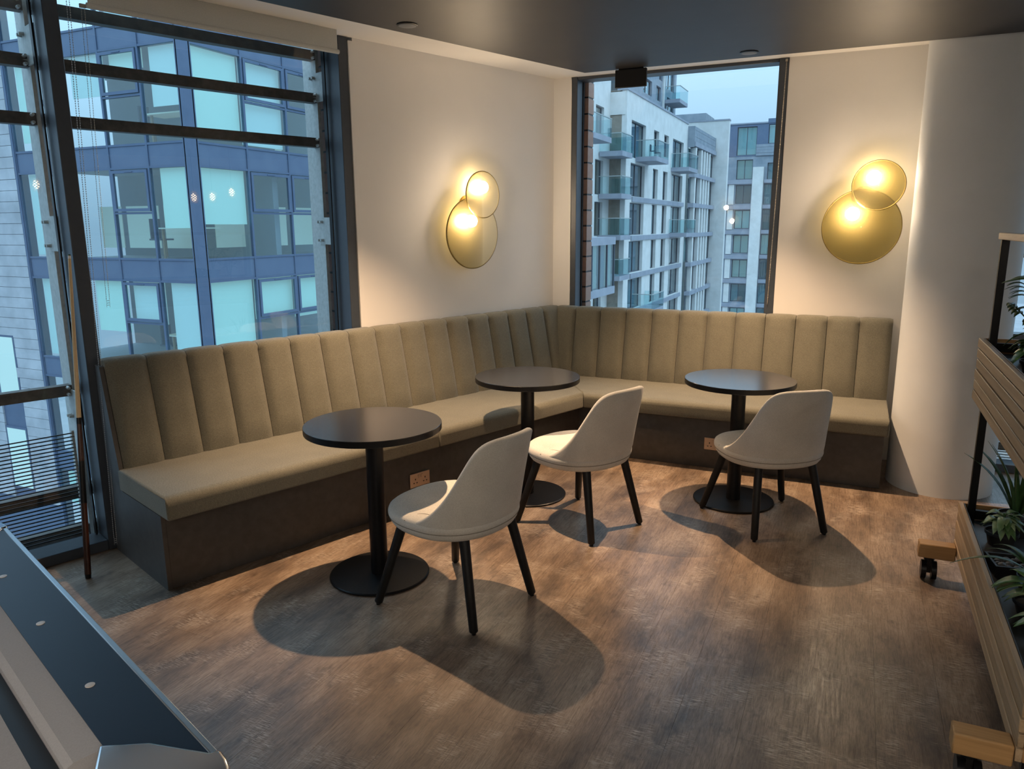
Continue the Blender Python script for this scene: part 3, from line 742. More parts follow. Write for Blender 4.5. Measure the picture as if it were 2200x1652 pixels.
def corner_cap(ix, iy, sx_, sy_):
    pts = [(0.118, CAPI), (.06, CAPI + .055), (.006, CAPO)]
    arc = [(.10 - .115 * cos(a), CAPO + .035 + .115 * sin(a)) for a in [radians(q) for q in range(0, 91, 10)]]
    poly = [(.124, CAPI - .004), (.062, CAPI + .050), (.006, CAPO - .004)] + [(-.008, CAPO)] + [(-.008 + .13 * (1 - cos(radians(q))), CAPO + .01 + .13 * sin(radians(q))) for q in range(0, 91, 9)] + [(.20, HW + .006), (.20, HW - .118)]
    hole = [(.124 + .0, CAPI - .004)]
    poly = [(x if sx_ > 0 else LEN - x, y * sy_) for x, y in poly]
    if sx_ * sy_ > 0: poly = poly[::-1]
    bevel(link('corner_casting', MB().prism(poly, ZT - .055, ZT + .006), M['chrome'], pool), .006, 3)
for sx_ in (1, -1):
    for sy_ in (1, -1): corner_cap(0, 0, sx_, sy_)

# =================================================================== PLANTER TROLLEY
PX0, PX1, PY0, PY1 = 2.745, 3.13, -3.39, -1.80      # left face, right face, near end, far end
pl = thing('planter_trolley', 'two tier oak slatted planter trolley on castors at the right edge', 'planter', (PX0, PY1, 0), 0)
ox_, oy_ = PX0, PY1
def pb(name, x0, x1, y0, y1, z0, z1, mat, par=pl, bv=.002): return bevel(link(name, MB().box(x0 - ox_, x1 - ox_, y0 - oy_, y1 - oy_, z0, z1), M[mat], par), bv, 1)
for z0, n in ((.125, 5), (.848, 6)):
    zt = z0 + n * .0467
    for k in range(n):
        a, b_ = z0 + k * .0467 + .0030, z0 + (k + 1) * .0467 - .0030
        jx = [0, .001, -.001, .0015, 0, -.001][k]
        pb('slat', PX0 + jx, PX0 + .018, PY0, PY1, a, b_, 'oak'); pb('slat', PX1 - .018, PX1, PY0, PY1, a, b_, 'oak')
        pb('slat', PX0 + .018, PX1 - .018, PY1 - .018, PY1, a, b_, 'oakx'); pb('slat', PX0 + .018, PX1 - .018, PY0, PY0 + .018, a, b_, 'oakx')
    pb('liner', PX0 + .0185, PX0 + .022, PY0 + .019, PY1 - .019, z0, zt - .002, 'tray', bv=.0005)
    pb('liner', PX1 - .022, PX1 - .0185, PY0 + .019, PY1 - .019, z0, zt - .002, 'tray', bv=.0005)
    pb('tray', PX0 + .022, PX1 - .022, PY0 + .02, PY1 - .02, zt - .075, zt - .066, 'tray')
for x in (PX0 + .03, PX1 - .06):
    for y in (PY1 - .075, PY0 + .045): pb('post', x, x + .03, y, y + .03, .06, 1.555, 'black')
for x in (PX0 + .022, PX1 - .064): pb('top_rail', x, x + .042, PY0 + .02, PY1 - .03, 1.556, 1.584, 'oak')
for y in (PY1 - .08, PY0 + .035): pb('cross_rail', PX0 + .064, PX1 - .064, y, y + .03, 1.558, 1.582, 'oakx')
for zt in (.358, 1.128): pb('cross_bar', PX0 + .06, PX1 - .06, PY1 - .068, PY1 - .043, zt - .05, zt - .015, 'black')
for yb in (-1.90, -3.355):
    for xe0, xe1 in ((2.592, PX0 - .002), (PX1 + .002, PX1 + .155)):
        pb('outrigger', xe0, xe1, yb - .035, yb + .035, .105, .172, 'oakx', bv=.004)
        cxx = xe0 + .05 if xe0 < PX0 else xe1 - .05
        c = link('castor', MB().cyl((cxx - ox_, yb - oy_, .088), (cxx - ox_, yb - oy_, .105), .022, .022, 16).box(cxx - ox_ - .009, cxx - ox_ + .009, yb - oy_ - .022, yb - oy_ + .022, .03, .092), M['black'], pl)
        for w in (-1, 1): link('wheel', MB().cyl((cxx - ox_ + w * .011, yb - oy_ - .012, .043), (cxx - ox_ + w * .032, yb - oy_ - .012, .043), .043, .043, 24).mesh('wheel', 40), M['black'], c)

# ---------------- plants
def leaf(mb, base, d, up, length, width, droop=.3, lobes=0, segs=7, fold=.25):
    d = Vector(d).normalized(); up = Vector(up); side = d.cross(up)
    side = side.normalized() if side.length > 1e-3 else Vector((1, 0, 0)); up = side.cross(d).normalized()
    rows = []; base = Vector(base)
    for k in range(segs + 1):
        t = k / segs
        c = base + d * (length * t) - Vector((0, 0, 1)) * (droop * length * t * t) + up * (.06 * length * sin(pi * t))
        w = width * (sin(pi * min(1, t * .96 + .04)) ** .8) * (1 - .35 * t)
        if lobes: w *= .62 + .38 * abs(cos(pi * lobes * t))
        rows.append([tuple(c - side * w + up * (fold * w)), tuple(c), tuple(c + side * w + up * (fold * w))])
    mb.grid(rows)
def plant(name, lab, cat, x, y, z, potr, poth, fn, mats, group='plants in the trolley'):
    t = thing(name, lab, cat, (x, y, z), 0, group)
    link('pot', MB().lathe([(potr * .78, 0), (potr, poth), (potr * 1.05, poth), (potr * 1.05, poth - .012), (potr * .93, poth - .012)], 24).mesh('pot', 40), M['pot'], t)
    link('soil', MB().lathe([(potr * .9, poth - .014), (potr * .85, poth - .010), (.003, poth - .004)], 20).mesh('soil', 60), M['soil'], t)
    leaves = fn(t, poth)
    return t
def add_leaf_objs(t, specs, mat, name='leaf'):
    for sp in specs:
        mb = MB(); leaf(mb, *sp[0], **sp[1]); o = link(name, mb.mesh('leaf', 80), M[mat], t)
        m = o.modifiers.new('solid', 'SOLIDIFY'); m.thickness = .0012
UZ1, UZ0 = .848 + 6 * .0467 - .066, .125 + 5 * .0467 - .066
rnd = random.Random(3)
def fn_lobed(t, h):
    stems = [((0, 0, h), (-.055, -.005, .335), ), ((0, 0, h), (.06, .08, .46)), ((0, .02, h), (.10, -.05, .36)), ((0, 0, h), (-.02, .12, .33))]
    for b_, e in stems:
        mid = ((b_[0] + e[0]) / 2 + .01, (b_[1] + e[1]) / 2, (b_[2] + e[2]) / 2 + .04)
        link('stem', MB().tube([b_, mid, e], .004, 6).mesh('stem', 60), M['leaf2'], t)
        d = (e[0] - .3 * (1 if e[0] < .05 else -1), e[1] * .5, .05)
        add_leaf_objs(t, [((e, d, (0, 0, 1), .17, .062), dict(droop=.15, lobes=3, segs=18))], 'leaf2')
plant('philodendron', 'lobed green leaf plant at the top right edge of the trolley', 'plant', 2.965, -2.21, UZ1, .075, .13, fn_lobed, None)
def fn_zz(t, h):
    for k in range(7):
        a = 2 * pi * k / 7 + .3; r = .03 + .06 * rnd.random(); top = .12 + .14 * rnd.random()
        e = (r * cos(a) * 1.4, r * sin(a) * 1.4, h + top); mid = (e[0] * .35, e[1] * .35, h + top * .6)
        link('stem', MB().tube([(e[0] * .1, e[1] * .1, h - .01), mid, e], [.005, .004, .002], 6).mesh('stem', 60), M['leaf1'], t)
        for j in range(1, 7):
            q = j / 6; p_ = Vector(mid) * (1 - q) + Vector(e) * q if j > 2 else Vector(mid)
            for s in (-1, 1):
                d = (cos(a + s * 1.2), sin(a + s * 1.2), .25); add_leaf_objs(t, [((p_, d, (0, 0, 1), .06 + .02 * rnd.random(), .013), dict(droop=.35, segs=5))], 'leaf1')
plant('zamioculcas', 'dark slender leaved plant near the far end of the upper tier', 'plant', 2.915, -2.05, UZ1, .06, .07, fn_zz, None)
def bush(n, ln, wd, mat, hmax=.16, dr=.5):
    def fn(t, h):
        for k in range(n):
            a = rnd.random() * 2 * pi; z = h + hmax * (.2 + .8 * rnd.random()); r = .03 * rnd.random()
            d = (cos(a), sin(a), rnd.uniform(-.15, .6)); l_ = ln * rnd.uniform(.7, 1.2)
            add_leaf_objs(t, [(((r * cos(a), r * sin(a), z), d, (0, 0, 1), l_, wd * rnd.uniform(.8, 1.2)), dict(droop=dr, segs=6))], mat if not isinstance(mat, tuple) else mat[k % len(mat)])
        link('stem', MB().tube([(0, 0, h - .01), (0.004, 0, h + hmax * .5), (0, .004, h + hmax)], .005, 6).mesh('stem', 60), M['leaf1'], t)
    return fn
plant('leafy_plant', 'low bushy dark leaved plant at the front of the upper tier', 'plant', 2.872, -2.33, UZ1, .055, .055, bush(30, .085, .022, ('leaf1', 'leaf1', 'leaf2'), .10, .6), None)
def fn_spiky(t, h):
    for k in range(15):
        a = 2 * pi * k / 15 + rnd.uniform(-.2, .2); tilt = rnd.uniform(.25, 1.0)
        d = (cos(a) * tilt, sin(a) * tilt, 1.0)
        add_leaf_objs(t, [(((.012 * cos(a), .012 * sin(a), h - .01), d, (-cos(a), -sin(a), .5), rnd.uniform(.26, .42), .013), dict(droop=.25 * tilt, segs=8, fold=.4))], 'leaf1')
plant('spiky_plant', 'spiky long leaved plant at the far end of the lower tier', 'plant', 2.945, -1.965, UZ0, .07, .09, fn_spiky, None)
plant('variegated_plant', 'pale variegated plant beside the spiky plant on the lower tier', 'plant', 2.872, -2.12, UZ0, .06, .06, bush(34, .075, .02, ('leaf3', 'leaf2', 'leaf3'), .08, .6), None)
def fn_arch(t, h):
    for (a, ln) in ((pi + .15, .32), (pi - .9, .25), (.6, .3), (2.0, .28), (-1.0, .3), (pi + 1.2, .24)):
        add_leaf_objs(t, [(((0, 0, h), (cos(a), sin(a), .55), (0, 0, 1), ln, .012), dict(droop=.42, segs=10, fold=.3))], 'leaf1')
plant('grassy_plant', 'arching strap leaf plant hanging over the edge of the lower tier', 'plant', 2.905, -2.60, UZ0, .055, .075, fn_arch, None)
plant('leafy_plant', 'bright green leafy plant at the right edge of the lower tier', 'plant', 2.872, -2.755, UZ0, .055, .05, bush(24, .10, .026, ('leaf2', 'leaf3', 'leaf2'), .08, .5), None)
plant('leafy_plant', 'green leafy plant nearest the camera on the lower tier', 'plant', 2.872, -3.0, UZ0, .055, .045, bush(18, .10, .026, 'leaf2', .06, .5), None)
bowl = thing('pebble_bowl', 'low dark square dish of pebbles on the lower tier', 'dish', (2.862, -2.40, UZ0), .15)
for b_ in ((-.07, .07, -.07, -.062), (-.07, .07, .062, .07)): link('dish_side', MB().box(*b_, 0, .045), M['pot'], bowl)
for b_ in ((-.07, -.062, -.062, .062), (.062, .07, -.062, .062)): link('dish_side', MB().box(*b_, 0, .045), M['pot'], bowl)
link('dish_base', MB().box(-.062, .062, -.062, .062, 0, .012), M['pot'], bowl)
for k in range(16): link('pebble', MB().sphere((rnd.uniform(-.045, .045), rnd.uniform(-.045, .045), .028 + .008 * rnd.random()), rnd.uniform(.012, .019), 10, 6, .6).mesh('pebble', 80), M['pebble'], bowl)

# =================================================================== OUTSIDE: materials
M['panel'] = speckled('metal_panel', (.115, .155, .235), (.135, .18, .26), .45, 2, .03, 30, .3)
M['panelframe'] = speckled('panel_frame', (.10, .14, .215), (.12, .16, .24), .4, 3, .02, 30, .3)
M['clad'] = speckled('zinc_shingle', (.34, .355, .38), (.52, .535, .56), .55, 1.3, .05, 10, .2)
M['clad2'] = speckled('grey_cladding', (.20, .24, .28), (.30, .33, .37), .6, 1.0, .05, 5, .1)
M['stone'] = speckled('white_brick', (.62, .61, .58), (.73, .72, .69), .8, 1.2, .08, 6)
M['brownbrick'] = speckled('brown_brick', (.24, .21, .17), (.32, .28, .23), .85, 3, .1, 12)
M['slab'] = speckled('slab_edge', (.26, .28, .33), (.34, .36, .41), .6, 1.0, .05, 6)
M['aptframe'] = mk('apartment_frame', (.07, .085, .11), .5)
M['room'] = mk('room_glow', (.22, .27, .31), .9, emit=(.30, .48, .52), estr=.04); M['room'].cycles.emission_sampling = 'NONE'  # faint emission stands in for lighting inside the rooms
M['deskwood'] = mk('desk_wood', (.35, .25, .15), .6)
M['paneglass'] = glass('facade_glass', (.93, .98, .98), .95, .02, 1.75)
M['aptglass'] = glass('apartment_glass', (.72, .82, .85), .95, .02, 1.9)
M['balglass'] = glass('balcony_glass', (.84, .94, .95), .8, .02, 1.5)
M['road'] = speckled('street', (.22, .22, .23), (.28, .28, .29), .8, .5)
def litblind(name, col, e):
    m = mk(name, col, .9, emit=col, estr=e); m.cycles.emission_sampling = 'NONE'; return m
M['blindA'] = litblind('lit_blind', (.38, .66, .62), .21)
M['blindB'] = litblind('lit_blind_cool', (.40, .64, .66), .18)
M['blindC'] = litblind('lit_blind_dim', (.50, .66, .60), .12)
M['curtain'] = mk('curtain', (.45, .55, .55), .9)

# street level
struct('floor_street', MB().box(-60, 60, .6, 160, -13.3, -13.0), M['road'], label='street far below')

# ------------------------------------------------------------------ office building across the street
XF, YF = -11.906, 7.5
ob = thing('office_building', 'grey blue panelled office building with lit blinds across the street', 'building', (XF, YF, -13), 0)
def LF(u0, u1, z0, z1, d0, d1): return (-u1, -u0, -d1, -d0, z0 + 13, z1 + 13)      # facade towards the room
def RF(u0, u1, z0, z1, d0, d1): return (d0, d1, u0, u1, z0 + 13, z1 + 13)          # facade along the street
def opart(name, F, u0, u1, z0, z1, d0, d1, mat, par=ob): return link(name, MB().box(*F(u0, u1, z0, z1, d0, d1)), M[mat], par)
rows = [.91 + 2.69 * k for k in range(-4, 4)]
LC = [.12, 1.33, 2.66, 4.06, 5.10, 6.15]
RC = [.27, 1.85, 3.37, 4.81, 6.3, 7.8, 9.3]
link('corner_pier', MB().box(-.12, .0, 0, .0 + .27, 0, 24).box(-.12, .012, -.012, .27, 0, 24), M['panelframe'], ob)
opart('interior', LF, .3, 6.2, -13, 11, -3.2, -3.0, 'room'); opart('interior', RF, 3.2, 9.4, -13, 11, -3.2, -3.0, 'room')
rb_ = random.Random(11)
BL = {  # (side, column, row): fraction of the opening a blind covers from the top
    ('L', 0, 5): .62, ('L', 1, 5): .2, ('L', 2, 5): .45, ('L', 4, 5): .9,
    ('L', 0, 4): .66, ('L', 1, 4): 0, ('L', 2, 4): 0, ('L', 4, 4): .98,
    ('L', 0, 3): .86, ('L', 1, 3): .5, ('L', 2, 3): .62, ('L', 4, 3): .98,
    ('R', 0, 5): .88, ('R', 1, 5): .97, ('R', 2, 5): 0, ('R', 0, 4): .62, ('R', 1, 4): 0, ('R', 2, 4): 0,
    ('R', 0, 3): .97, ('R', 1, 3): .5, ('R', 2, 3): .55}
for side, F, C in (('L', LF, LC), ('R', RF, RC)):
    for ri, z0 in enumerate(rows):
        z1 = z0 + 2.11
        opart('floor_slab', F, C[0], C[-1], z1 + .12, z1 + .5, -3.0, -.12, 'room')
        for ci in range(len(C) - 1):
            u0, u1 = C[ci], C[ci + 1]
            # spandrel panel above the window
            opart('spandrel_panel', F, u0 + .03, u1 - .03, z1 + .05, z1 + .53, -.08, -.012, 'panel')
            w = link('window', MB().box(*F(u0 - .03, u0 + .03, z0 - .05, z1 + .53, -.08, .012)).box(*F(u0 + .03, u1 - .03, z1, z1 + .05, -.08, .008)).box(*F(u0 + .03, u1 - .03, z0 - .05, z0, -.08, .008)), M['panelframe'], ob)
            opener = (side == 'L' and ci in (1, 3)) or (side == 'R' and ci in (1, 2, 4))
            zt = z0 + 1.08
            if opener:
                link('transom', MB().box(*F(u0 + .03, u1 - .03, zt - .025, zt + .025, -.08, .008)), M['panelframe'], w)
                e = .07
                a0, a1, b0, b1 = u0 + .05, u1 - .05, zt + .04, z1 - .02
                sash = MB().box(*F(a0, a0 + e, b0, b1, -.02, .035)).box(*F(a1 - e, a1, b0, b1, -.02, .035)).box(*F(a0 + e, a1 - e, b0, b0 + e, -.02, .035)).box(*F(a0 + e, a1 - e, b1 - e, b1, -.02, .035)).box(*F((a0 + a1) / 2 - .14, (a0 + a1) / 2 + .14, b1 - .05, b1 - .03, .035, .05))
                link('sash', sash, M['panelframe'], w)
                link('pane', MB().box(*F(a0 + e, a1 - e, b0 + e, b1 - e, 0, .006)), M['paneglass'], w)
                link('pane', MB().box(*F(u0 + .03, u1 - .03, z0, zt - .025, -.03, -.024)), M['paneglass'], w)
            else:
                link('pane', MB().box(*F(u0 + .03, u1 - .03, z0, z1, -.03, -.024)), M['paneglass'], w)
            f = BL.get((side, ci, ri), rb_.choice([.97, .9, .6, .5, 0]))
            if f > 0:
                sh = .16 if side == 'L' else .10
                b0_, b1_ = (u0 + .03 + (sh if side == 'L' else .0), u1 - .03) if side == 'R' else (u0 + .03, u1 - .03 - sh)
                link('blind', MB().box(*F(b0_, b1_, z1 - f * 2.11, z1, -.16, -.15)), M[rb_.choice(['blindA', 'blindA', 'blindB'])], w)
            elif f == 0 and ri in (3, 4, 5):
                link('far_wall', MB().box(*F(u0 + .1, u1 - .1, z0 + .2, z0 + 1.3, -1.4, -1.38)), M['blindC'], w)
    opart('end_frame', F, C[-1] - .03, C[-1] + .03, -13, 11, -.08, .012, 'panelframe')
    # desks behind the glass
    for ri in (3, 4, 5):
        z0 = rows[ri]
        if side == 'L':
            dk = opart('desk', F, .35, 1.9, z0 + .70, z0 + .73, -1.1, -.45, 'blindC')
            for uu_ in (.5, 1.7): link('desk_leg', MB().box(*F(uu_, uu_ + .05, z0 - .05, z0 + .70, -.6, -.55)), M['deskwood'], dk)
            ch = opart('office_chair', F, 1.75, 2.15, z0 + .42, z0 + .46, -.9, -.5, 'aptframe')
            link('chair_back', MB().box(*F(2.12, 2.16, z0 + .46, z0 + .95, -.85, -.55)), M['aptframe'], ch)
            for uu_ in (1.77, 2.1): link('chair_leg', MB().box(*F(uu_, uu_ + .03, z0, z0 + .42, -.7, -.67)), M['deskwood'], ch)
# shingle clad wall left of the windows
opart('clad_backing', LF, 6.2, 13.0, -13, 11, -.3, -.02, 'panelframe')
opart('edge_trim', LF, 6.15, 6.23, -13, 11, -.1, .03, 'panelframe')
zz, k = -6.2, 0
while zz < 6.5:
    j = 8.28 + (.5 if k % 3 == 1 else (0.25 if k % 3 == 2 else 0))
    for u0, u1 in ((6.24, j), (j + .012, 9.6)):
        t_ = .02 + .012 * rb_.random()
        if zz > -2.6: opart('cladding_board', LF, u0, u1, zz, zz + .275, -.02, t_, 'clad')
        elif u0 < 7: opart('cladding_board', LF, u0, 7.28, zz, zz + .275, -.02, t_, 'clad')
        else: opart('cladding_board', LF, 8.27, u1, zz, zz + .275, -.02, t_, 'clad')
    zz += .285; k += 1
for z0 in (-5.9, -3.2):
    w = opart('window', LF, 7.3, 8.25, z0, z0 + 1.9, -.02, .03, 'panelframe')
    link('pane', MB().box(*LF(7.36, 8.19, z0 + .06, z0 + 1.84, .031, .036)), M['blindC'], w)

# ------------------------------------------------------------------ apartment blocks seen through the corner window
def facade(F, u0, u1, z0, z1, holes, depth):
    """wall with rectangular recesses"""
    us = sorted({u0, u1, *[h[0] for h in holes], *[h[1] for h in holes]}); zs = sorted({z0, z1, *[h[2] for h in holes], *[h[3] for h in holes]})
    mb = MB()
    for i in range(len(us) - 1):
        for j in range(len(zs) - 1):
            uc, zc = (us[i] + us[i + 1]) / 2, (zs[j] + zs[j + 1]) / 2
            if not any(h[0] < uc < h[1] and h[2] < zc < h[3] for h in holes): mb.box(*F(us[i], us[i + 1], zs[j], zs[j + 1], -depth, 0))
    return mb
def apt_window(par, F, u0, u1, z0, z1, depth, lights=2, curtain=None, r=random):
    fw_ = .07
    mb = MB().box(*F(u0, u0 + fw_, z0, z1, -depth, -depth + .08)).box(*F(u1 - fw_, u1, z0, z1, -depth, -depth + .08)).box(*F(u0 + fw_, u1 - fw_, z0, z0 + fw_, -depth, -depth + .08)).box(*F(u0 + fw_, u1 - fw_, z1 - fw_, z1, -depth, -depth + .08))
    for q in range(1, lights):
        um = u0 + (u1 - u0) * q / lights; mb.box(*F(um - .04, um + .04, z0 + fw_, z1 - fw_, -depth, -depth + .08))
    w = link('window', mb, M['aptframe'], par)
    link('pane', MB().box(*F(u0 + fw_, u1 - fw_, z0 + fw_, z1 - fw_, -depth + .03, -depth + .04)), M['aptglass'], w)
    if curtain:
        link('curtain', MB().box(*F(u0 + fw_ + curtain[0] * (u1 - u0), u0 + curtain[1] * (u1 - u0) - fw_, z0 + fw_, z1 - fw_, -depth - .25, -depth - .22)), M[curtain[2] if len(curtain) > 2 else 'curtain'], w)
    return w
def balcony(par, x0, x1, y0, y1, z, base, depth_dir='x', rail=1.08):
    """slab with glass guard on the street side and both ends (world coordinates, base = parent origin)"""
    bx, by, bz = base
    b = link('balcony', MB().box(x0 - bx, x1 - bx, y0 - by, y1 - by, z - .32 - bz, z - bz), M['slab'], par)
    t = .02
    link('glass_guard', MB().box(x1 - t - bx, x1 - bx, y0 - by, y1 - by, z - bz, z + rail - bz), M['balglass'], b)
    link('glass_guard', MB().box(x0 - bx, x1 - t - bx, y0 - by, y0 + t - by, z - bz, z + rail - bz), M['balglass'], b)
    link('glass_guard', MB().box(x0 - bx, x1 - t - bx, y1 - t - by, y1 - by, z - bz, z + rail - bz), M['balglass'], b)
    link('hand_rail', MB().box(x1 - .05 - bx, x1 + .02 - bx, y0 - by, y1 - by, z + rail - bz, z + rail + .05 - bz).box(x0 - bx, x1 - .05 - bx, y0 - .01 - by, y0 + .05 - by, z + rail - bz, z + rail + .05 - bz), M['steel'], b)
    return b
GZ0 = -13.0
def street(X, Y):      # facade along the street (normal +x), u = world y
    return lambda u0, u1, z0, z1, d0, d1: (d0, d1, u0 - Y, u1 - Y, z0 - GZ0, z1 - GZ0)
def cross(X, Y):       # facade facing the room (normal -y), u = world x
    return lambda u0, u1, z0, z1, d0, d1: (u0 - X, u1 - X, -d1, -d0, z0 - GZ0, z1 - GZ0)

# --- main white block with balconies
X2, Y2 = -12.6, 45.4
B0 = (X2, Y2, GZ0)
b2 = thing('apartment_block', 'white brick apartment block with glass balconies in the corner window', 'building', B0, 0)
S = street(X2, Y2)
colsR = [(46.6, 50.4), (52.8, 54.4), (56.1, 57.7), (59.2, 63.4)]
lev = [.92 + 2.68 * k for k in range(-4, 3)]
holes = []; wins = []
for z in lev:
    for ci, (u0, u1) in enumerate(colsR):
        if z > 5: h = (u0, u1, 6.25 if ci in (0, 3) else 7.0, 8.7)
        else: h = (u0, u1, z + .04, z + 2.28)
        holes.append(h); wins.append((ci, h))
link('wall', facade(S, 45.4, 65.0, -13, 10.45, holes, .35), M['stone'], b2)
link('wall', MB().box(*S(45.4, 65.0, -13, 10.4, -4.0, -3.8)), M['room'], b2)
link('parapet', MB().box(*S(45.3, 65.0, 10.45, 10.6, -.45, .06)), M['slab'], b2)
link('roof', MB().box(*S(45.4, 65, 10.2, 10.4, -10, -.35)), M['slab'], b2)
C2 = cross(X2, Y2)
link('side_wall', MB().box(*C2(-18, X2 - .35, -13, 10.45, -.3, 0)), M['brownbrick'], b2)
link('side_panel', MB().box(*C2(X2 - 1.15, X2 - .12, 8.9, 10.35, 0, .06)), M['stone'], b2)
rw = random.Random(5)
for ci, h in wins:
    cur = rw.choice([(.0, .5), (.45, 1.0), (.1, .9), None, (0, .4)])
    apt_window(b2, S, *h, .30, 2 if ci in (0, 3) else 1, cur)
for z in lev[:-1]:
    if z < 5: link('slab_band', MB().box(*S(47.0, 63.9, z - .34, z + .0, 0, .10)), M['slab'], b2)
for k in range(4): balcony(b2, -13.7, -12.15, 43.0, 45.38, 6.36 - 2.68 * k, B0)
for z in (6.34, -4.38): balcony(b2, X2 + .01, X2 + 1.5, 47.8, 51.4, z, B0)
for z in (6.34, .98): balcony(b2, X2 + .01, X2 + 1.5, 58.8, 62.5, z, B0)
# bistro set on the balcony
for y in (48.9, 50.3):
    c = link('balcony_chair', MB().box(-11.9 - X2, -11.5 - X2, y - Y2, y + .4 - Y2, 6.78 - GZ0, 6.82 - GZ0).box(-11.9 - X2, -11.86 - X2, y - Y2, y + .4 - Y2, 6.82 - GZ0, 7.25 - GZ0), M['aptframe'], b2)
    for dx in (0, .36):
        for dy in (0, .36): link('chair_leg', MB().box(-11.9 + dx - X2, -11.87 + dx - X2, y + dy - Y2, y + dy + .03 - Y2, 6.34 - GZ0, 6.78 - GZ0), M['aptframe'], c)

# --- left block nearer to the room
X1, Y1 = -13.75, 30.0
B1 = (X1, Y1, GZ0)
b1 = thing('apartment_block', 'white block with curtained glass oriel at the left of the corner window', 'building', B1, 0)
S1 = street(X1, Y1)
holes = []
for z in lev:
    for (u0, u1) in ((33.5, 35.2), (38.4, 40.2), (42.3, 44.0)):
        holes.append((u0, u1, z + .04 if z < 5 else 7.2, z + 2.25 if z < 5 else 9.2))
link('wall', facade(S1, 30.0, 45.39, -13, 11.3, holes, .3), M['stone'], b1)
link('wall', MB().box(*S1(30, 45.39, -13, 11, -3.6, -3.4)), M['room'], b1)
link('parapet', MB().box(*S1(30, 45.39, 11.3, 11.45, -.4, .06)), M['slab'], b1)
for h in holes: apt_window(b1, S1, *h, .26, 1, rw.choice([(.0, .5), (.45, 1.0), None]))
balcony(b1, X1 + .01, X1 + 1.45, 37.5, 41.1, 6.95, B1)
orl = link('oriel', MB().box(*S1(34.0, 39.8, -2.5, -2.05, 0, 2.25)).box(*S1(34.0, 39.8, .5, .95, 0, 2.25)), M['slab'], b1)
for k in range(5):
    u = 34.05 + k * 1.42; link('oriel_mullion', MB().box(*S1(u - .05, u + .05, -2.05, .5, 2.12, 2.22)), M['aptframe'], orl)
for k in range(4):
    u = 34.05 + k * 1.42; link('pane', MB().box(*S1(u + .05, u + 1.37, -2.05, .5, 2.15, 2.17)), M['aptglass'], orl)
    mb = MB(); n = 24
    rows_ = [[(2.0 + .05 * sin(q * 2.1) , u + .06 + 1.3 * q / n - Y1, z - GZ0) for q in range(n + 1)] for z in (-2.0, .48)]
    link('curtain', mb.grid(rows_), M['blindC' if k % 2 else 'curtain'], orl)
link('oriel_end', MB().box(*S1(39.72, 39.8, -2.05, .5, .02, 2.2)), M['balglass'], orl)

# --- bay wing and tall white slab
X3, Y3 = -12.0, 63.0
B3 = (X3, Y3, GZ0)
b3 = thing('apartment_wing', 'glazed wing with white fins and a tall blank white end wall', 'building', B3, 0)
S3 = street(X3, Y3)
link('wall', MB().box(*S3(65.05, 75.9, -13, 9.9, -3.0, -2.8)), M['room'], b3)
nb = 6
for k in range(nb): link('cladding_board', MB().box(*S3(65.05, 75.9, 8.55 + k * .29, 8.83 + k * .29, -.5, .0 + .01 * (k % 2))), M['clad2'], b3)
link('clad_return', MB().box(*S3(65.0, 65.05, 8.5, 10.3, -.6, .02)), M['clad2'], b3)
for li in range(-4, 4):
    z = .92 + 2.68 * li
    z1 = min(z + 2.3, 8.5)
    link('slab_band', MB().box(*S3(65.05, 75.9, z - .38, z, -.4, .12)), M['slab'], b3)
    for q, u in enumerate((65.6, 68.3, 69.7, 71.0, 72.4)):
        if z < 8: link('fin', MB().box(*S3(u, u + .55, z, z1, -.3, .06)), M['stone'], b3)
    if z < 8:
        us = [65.05, 68.3, 71.0, 73.4, 75.9]
        for a_, c_ in zip(us, us[1:]): apt_window(b3, S3, a_, c_, z, z1, .35, 2, rw.choice([(0, .4), (.5, 1.0), None, (.2, .9)]))
C3 = cross(X3, 76.0)
def C3b(u0, u1, z0, z1, d0, d1): return (u0 - X3, u1 - X3, 76.0 - Y3 - d1, 76.0 - Y3 - d0, z0 - GZ0, z1 - GZ0)
link('end_wall', MB().box(*C3b(-15.6, -10.78, -13, 12.0, -.8, 0)), M['stone'], b3)
link('coping', MB().box(*C3b(-15.6, -10.74, 12.0, 12.14, -.85, .05)), M['slab'], b3)
link('roof_plant', MB().box(*C3b(-20, -13.9, 12.2, 13.4, -9, -4)), M['clad2'], b3)

# --- far block facing the room
X4, Y4 = -14.0, 92.0
B4 = (X4, Y4, GZ0)
b4 = thing('apartment_block', 'distant grey clad block with paired windows and white piers', 'building', B4, 0)
C4 = cross(X4, Y4)
link('wall', MB().box(*C4(-14.5, 4, -13, 13.3, -2.0, -1.8)), M['room'], b4)
holes = []
r4 = [6.37 - 3.0 * k for k in range(0, 7)]
for zt in r4:
    holes.append((-12.17, -10.33, zt - 2.2, zt)); holes.append((-8.9, -6.9, zt - 2.35, zt + .1)); holes.append((-5.6, -3.6, zt - 2.2, zt))
holes.append((-12.2, -10.3, 7.05, 9.35)); holes.append((-8.6, -6.4, 6.95, 8.9))
link('wall', facade(C4, -14.5, 4, -13, 9.7, holes, .35), M['clad2'], b4)
for h in holes: apt_window(b4, C4, *h, .30, 2, rw.choice([(0, 1.0, 'blindB'), (0, 1.0, 'blindC'), (0, .5), None]))
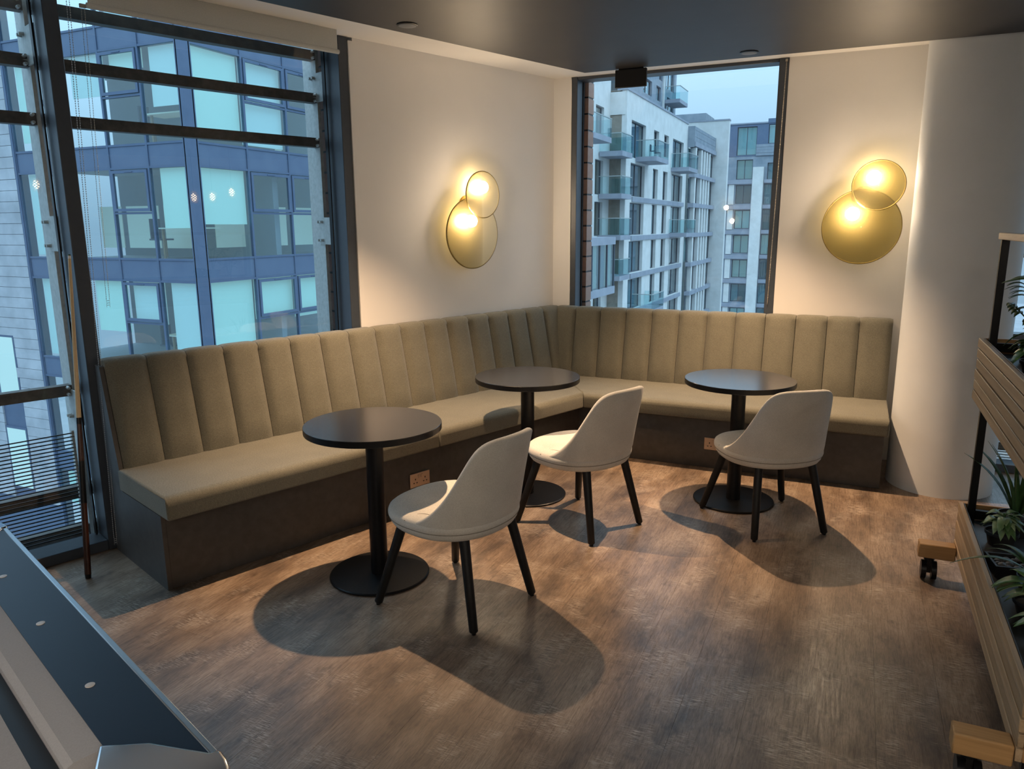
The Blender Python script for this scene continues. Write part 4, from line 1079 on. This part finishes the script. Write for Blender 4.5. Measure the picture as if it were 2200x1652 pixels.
for zt in r4: link('slab_band', MB().box(*C4(-13.4, -10.2, zt + .12, zt + .62, 0, .25)), M['slab'], b4); link('slab_band', MB().box(*C4(-8.9, 4, zt + .2, zt + .6, 0, .2)), M['slab'], b4)
link('white_pier', MB().box(*C4(-10.2, -8.95, -13, 8.42, 0, .5)), M['stone'], b4); link('white_pier', MB().box(*C4(-6.8, -5.7, -13, 8.42, 0, .5)), M['stone'], b4)
for zt in r4: link('white_panel', MB().box(*C4(-13.0, -12.35, zt - 2.3, zt + .1, 0, .12)), M['stone'], b4)
holes = [(-12.3, -10.0, 9.85, 13.15), (-8.7, -6.2, 11.1, 13.3)]
link('top_floor', facade(C4, -13.4, 4, 9.72, 13.45, holes, .3), M['panel'], b4)
for h in holes: apt_window(b4, C4, *h, .26, 2, (0, 1.0, 'blindB'))
for k in range(4): link('cladding_board', MB().box(*C4(-10.0, 4, 9.75 + k * .33, 10.07 + k * .33, 0, .14 + .02 * (k % 2))), M['clad2'], b4)
link('roof_edge', MB().box(*C4(-13.6, -8.8, 13.45, 13.6, -2, .1)), M['slab'], b4); link('roof_edge', MB().box(*C4(-8.8, 4, 13.45, 13.95, -2, .1)), M['panel'], b4)

# --- tower rising behind the main block
X5, Y5 = -15.0, 55.0
B5 = (X5, Y5, GZ0)
b5 = thing('apartment_tower', 'grey tower with a glass balcony rising behind the white block', 'building', B5, 0)
S5 = street(X5, Y5)
holes = [(58.2, 61.0, 12.4, 13.6), (62.6, 64.2, 12.4, 13.6), (63.5, 64.6, 14.2, 17.2), (66.2, 69.3, 13.9, 16.4), (66.6, 69.4, 11.4, 13.2), (57.5, 60, 15, 17.5)]
link('wall', facade(S5, 52, 70.2, 9, 22, holes, .3), M['clad2'], b5)
link('wall', MB().box(*S5(52, 70.2, 9, 22, -3.2, -3.0)), M['room'], b5)
link('down_pipe', MB().box(*S5(64.8, 65.1, 11, 22, 0, .15)), M['stone'], b5)
for h in holes: apt_window(b5, S5, *h, .26, 2, rw.choice([(0, .5), None]))
balcony(b5, X5 + .01, X5 + 1.5, 65.2, 68.6, 12.75, B5)
